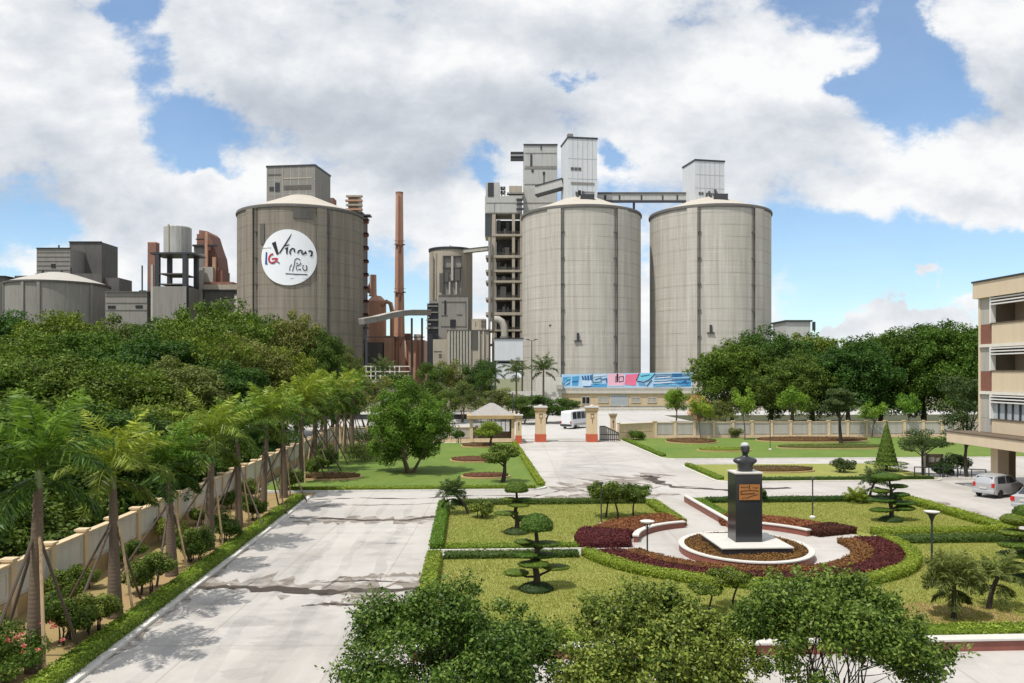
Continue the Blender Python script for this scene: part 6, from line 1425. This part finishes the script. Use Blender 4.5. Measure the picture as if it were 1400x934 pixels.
detail(root, 'window', [(147.5, 158, 418, 422), (185.5, 195, 417.5, 421.5)], D, M_black, .12); detail(root, 'seam', [(145, 200.5, 405, 405.7), (145, 200.5, 414, 414.7), (145, 200.5, 424, 424.7)], D, M_greyd, .1)
root = thing('mast', 'thin dark mast left of the brown brick stack', 'mast', place(194, 220)); block(root, 'pole', 193.3, 194.8, 363, 400, 220, .3, M_dark, z0=0); block(root, 'foot', 190, 198, 397, 400, 219.6, 1.2, M_dark)
D = 232.
root = thing('chimney', 'short square brown brick stack beside the water tower', 'chimney', place(210, D)); h = zz(333.5, D); w = 6.4/F*D
MB().add([(-w, -w, 0), (w, -w, 0), (w, w, 0), (-w, w, 0), (-w*.88, -w*.88, h), (w*.88, -w*.88, h), (w*.88, w*.88, h), (-w*.88, w*.88, h)], [(3,2,1,0), (4,5,6,7), (0,1,5,4), (1,2,6,5), (2,3,7,6), (3,0,4,7)]).build('shaft', M_rustb, root)
MB().box(-w*.9, w*.9, -w*.9, w*.9, h+.01, h+.35).build('rim', M_rusty, root)
D = 216.
root = thing('water_tower', 'steel drum tank on an open dark frame left of the brown silo', 'water tower', place(243, D)); R = 18/F*D
MB().lathe([(R, zz(348, D)), (R, zz(312, D)), (R*.9, zz(310.6, D)), (.01, zz(309.5, D))], 20).build('tank', basic('galvanised', (.42, .41, .385), .5, .2, .25, .6, metal=.3), root)
MB().box(-5.8/18*R*1.0, -4.2/18*R, -R*1.02, -R*.9, zz(348, D), zz(310, D)).build('tank_pipe', M_beige, root)
fr = 22/F*D; MB().box(-fr-1.2, fr+1.5, -fr, fr, zz(350.5, D), zz(348.2, D)).build('deck', M_dark, root)
m = MB()
for x in (-fr+.6, fr-.8):
    for y in (-fr+.6, fr-.6): m.box(x-.55, x+.55, y-.55, y+.55, -.2, zz(350.6, D))
m.box(3.0, 4.2, -fr+.1, -fr+1.2, -.2, zz(350.6, D)); m.build('columns', M_dark, root)
for y in (376, 390): MB().box(-fr+1.2, fr-1.4, -fr+.15, fr-.15, zz(y+1.6, D), zz(y, D)).build('floor_slab', M_greyd, root)
MB().box(-fr+1.4, fr-1.5, -1, fr-1.3, zz(398, D), zz(376.5, D)-3.5).build('machine', M_greyd, root)
MB().box(-fr-.3, fr-.2, -fr-.2, fr, -.2, zz(394, D)).build('base_room', M_greyc, root); MB().box(-fr-.9, -fr-.35, -fr-.2, -fr+.4, 0, zz(365, D)).build('riser_pipe', M_panelg, root)
D = 228.
root = thing('kiln_tower', 'red brown stepped industrial tower beside the drum tank', 'tower', place(284, D)); L = root.location
X = lambda p: (p-700)/F*D-L.x; Z = lambda y: zz(y, D)-L.z
MB().xz([(X(269), -.2), (X(269), Z(320)), (X(272), Z(320)), (X(272), Z(314.5)), (X(283), Z(316)), (X(287), Z(320)), (X(291), Z(333)), (X(294), Z(342)), (X(297), Z(350)), (X(299), Z(365)), (X(299), -.2)], 0, 8).build('hood', M_rustb, root)
block(root, 'grey_bay', 265, 281, 336, 500, D-1.2, 1.0, M_greyc, z0=-.2); detail(root, 'platform', [(264.5, 298, 335, 337.4), (269, 281, 327, 328.2)], D-1, M_dark, .9); block(root, 'side_block', 297, 304, 370, 500, D-1, 6, M_rustb, z0=-.2)
block(root, 'grey_block', 277, 291, 365, 388, D-3, 2.6, M_panelg); detail(root, 'duct', [(281, 285, 317, 365), (291.5, 296, 352, 387)], D-1.3, M_rusty, .7); detail(root, 'gap', [(279.5, 281.2, 317, 364), (288.8, 290.6, 354, 386)], D-1.2, M_black, .2); block(root, 'pale_column', 271, 277, 366, 500, D-5, 1.6, M_panelg, z0=-.2)
block(root, 'lower_deck', 277, 330, 389, 396, D-6, 6, M_beige); block(root, 'lower_hall', 279, 329, 397.5, 500, D-5.5, 5, M_greyd, z0=-.2); block(root, 'red_roof', 278, 318, 385.5, 388.8, D-4, 4, M_rustb); detail(root, 'roof_edge', [(276, 330, 396, 397.4)], D-6, M_dark, .3); detail(root, 'white_post', [(321, 325, 403, 430)], D-5.5, M_wallw, .3)
# small flat roof behind the right trees
D = 190.
root = thing('building', 'small pale flat roofed building peeping over the right hand trees', 'building', place(1092, D)); block(root, 'wall', 1075, 1108, 440, 500, D, 10, M_metalg, z0=-.2); block(root, 'roof', 1074, 1111, 437.6, 439.8, D-.4, 11, M_dark); block(root, 'hoist', 1112.5, 1115, 440, 452, D+1, 1, M_dark)

# ------------------------------------------------------------------ office building, right
FS, TE = 35.75, 54.6              # facade line and far corner in the garden frame
root = thing('office_building', 'cream three storey office building with open galleries and porch roof at the right edge', 'building', A(FS, TE), R_)
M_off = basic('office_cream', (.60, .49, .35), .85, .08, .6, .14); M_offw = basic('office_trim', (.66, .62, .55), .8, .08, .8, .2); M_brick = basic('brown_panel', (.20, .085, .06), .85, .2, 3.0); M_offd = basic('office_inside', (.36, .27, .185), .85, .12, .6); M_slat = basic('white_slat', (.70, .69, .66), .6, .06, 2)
Ln = 30.
# local frame: x away from the road, y backward (negative = towards the viewer)
zl = [3.1, 3.9, 4.8, 6.55, 6.75, 8.1, 10.0, 10.02, 11.35, 13.15, 14.35]
def ob(name, mat, x0, x1, y0, y1, z0, z1, par=None, bev=0.): return MB().box(x0, x1, y0, y1, z0, z1).build(name, mat, par or root, bevel=bev)
ob('roof', M_off, -.25, 12.3, -Ln, .25, 13.2, 14.30); ob('roof_edge', M_dark, -.32, 12.4, -Ln, .32, 14.303, 14.42)
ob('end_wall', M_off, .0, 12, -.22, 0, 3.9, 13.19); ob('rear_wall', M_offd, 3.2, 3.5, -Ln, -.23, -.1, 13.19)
for z0, z1 in ((10.0, 11.35), (6.75, 8.1), (3.92, 4.8)): ob('parapet', M_off, 0, .22, -Ln, -1.45, z0, z1)
for z in (9.78, 6.53): ob('floor_slab', M_offw, -.08, 3.19, -Ln, -.23, z, z+.21)
ob('floor_slab', M_offw, .25, 3.19, -Ln, -.23, 3.55, 3.89)
for z in (11.36, 8.11, 4.81): ob('sill', M_bark, -.05, .27, -Ln, -1.45, z, z+.07)
# corner bay: pale panel over a brown one, per storey
for z0, z1 in ((11.36, 13.19), (8.12, 9.77), (4.9, 6.5)): ob('corner_panel', M_panelg, .05, .2, -1.35, -.23, z0, z1)
for z0, z1 in ((10.0, 11.34), (6.75, 8.1)): ob('brown_panel', M_brick, .04, .2, -1.35, -.23, z0, z1)
ob('brown_panel', M_panelg, .04, .2, -1.35, -.23, 3.92, 4.88)
bays = [-1.4-k*4.2 for k in range(8) if -1.4-k*4.2 > -Ln]
for y in bays:
    for z0, z1 in ((11.43, 13.19), (8.18, 9.77), (4.88, 6.52)): ob('mullion', M_slat, -.12, .24, y-.12, y+.02, z0, z1)
for y0, y1 in zip(bays[:-1], bays[1:]):
    for zt in (13.16, 9.76, 6.5):
        m = MB()
        for k in range(3): m.box(-.16, .14, y1+.03, y0-.13, zt-.12-k*.2, zt-.04-k*.2)
        m.build('louvre_slats', M_slat, root)
    # glazed lower storey with blinds and bars
    g = ob('window', M_glassb, .10, .14, y1+.03, y0-.13, 4.89, 6.0); m = MB().box(.02, .09, y1+.03, y0-.13, 5.99, 6.08)
    for k in range(1, 6): yk = y1+(y0-y1)*k/6; m.box(.02, .09, yk-(.05 if k % 2 else .09), yk+.05, 4.89, 6.0)
    m.build('window_grille', M_dark, g)
    for z0 in (8.2, 11.45):
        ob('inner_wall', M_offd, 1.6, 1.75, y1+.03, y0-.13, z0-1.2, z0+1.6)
        ob('doorway', M_black, 1.56, 1.598, y0-2.6, y0-1.7, z0-1.1, z0+.45)
# porch roof and columns
ob('porch_roof', M_off, -1.75, 3.1, -Ln, .9, 3.1, 3.82, None, .02); ob('porch_edge', M_bark, -1.8, 3.12, -Ln, .95, 3.823, 3.90)
for y in (-1.2, -7.2, -13.2, -19.2): ob('column', M_off, .2, .95, y-.6, y+.15, -.1, 3.09); 
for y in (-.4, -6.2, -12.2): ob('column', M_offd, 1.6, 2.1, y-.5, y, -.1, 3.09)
ob('plinth_wall', M_brick, 2.6, 3.19, -Ln, -2.5, -.1, 3.08); ob('porch_step', M_kerb, -.6, 3.19, -Ln, .6, -.1, .14)
w = thing('ramp_rail', 'dark low railing beside the office building porch', 'railing', A(33.2, 58.2), R_); m = MB()
m.bar((0, 0, 1.0), (5.5, 0, .75), .07, .07).bar((0, 0, .55), (5.5, 0, .35), .05, .05)
for k in range(6): m.bar((k*1.1, 0, 0), (k*1.1, 0, 1.0-k*.045), .06, .06)
m.build('rails', M_dark, w); MB().box(-.1, 5.6, -.12, .12, 0, .2).build('kerb', M_kerb, w)
root = thing('sign_board', 'dark notice board on a pale post beside the island lawn', 'sign', A(35.9, 61.5, .02), R_)
MB().box(-.06, .06, -.06, .06, 0, 2.9).build('post', M_wallw, root); MB().box(.07, 1.5, -.05, .05, .5, 1.6).build('board', M_bark, root); MB().box(.3, .75, -.06, -.052, .95, 1.35).box(.9, 1.2, -.06, -.052, 1.0, 1.3).build('notice', M_panelg, root)
sh = [(1290, 655, 20, 30, 'dark low shrub by the notice board'), (1308, 650, 30, 40, 'dark shrub at the porch corner of the office building')]
for px, yb, h_, w_, lab in sh:
    D = H0*F/(yb-HZ); shrub('shrub', lab, place(px, D, .05), 900+px, h_/F*D, w_/2/F*D, M_palmd, .12, None, 26, 160)
pt = broad_tree('small_tree', 'small dark tree between the cone topiary and the office porch', 'tree', 931, H=3.6, crown_r=1.9, bot=1.6, nclump=36, nleaf=150, leaf=.13, mat=M_palmd, bark=M_stem, flat=.5, trunk_r=.1, cl=(.24, .36)); pt.location = place(1262, 62, .1)

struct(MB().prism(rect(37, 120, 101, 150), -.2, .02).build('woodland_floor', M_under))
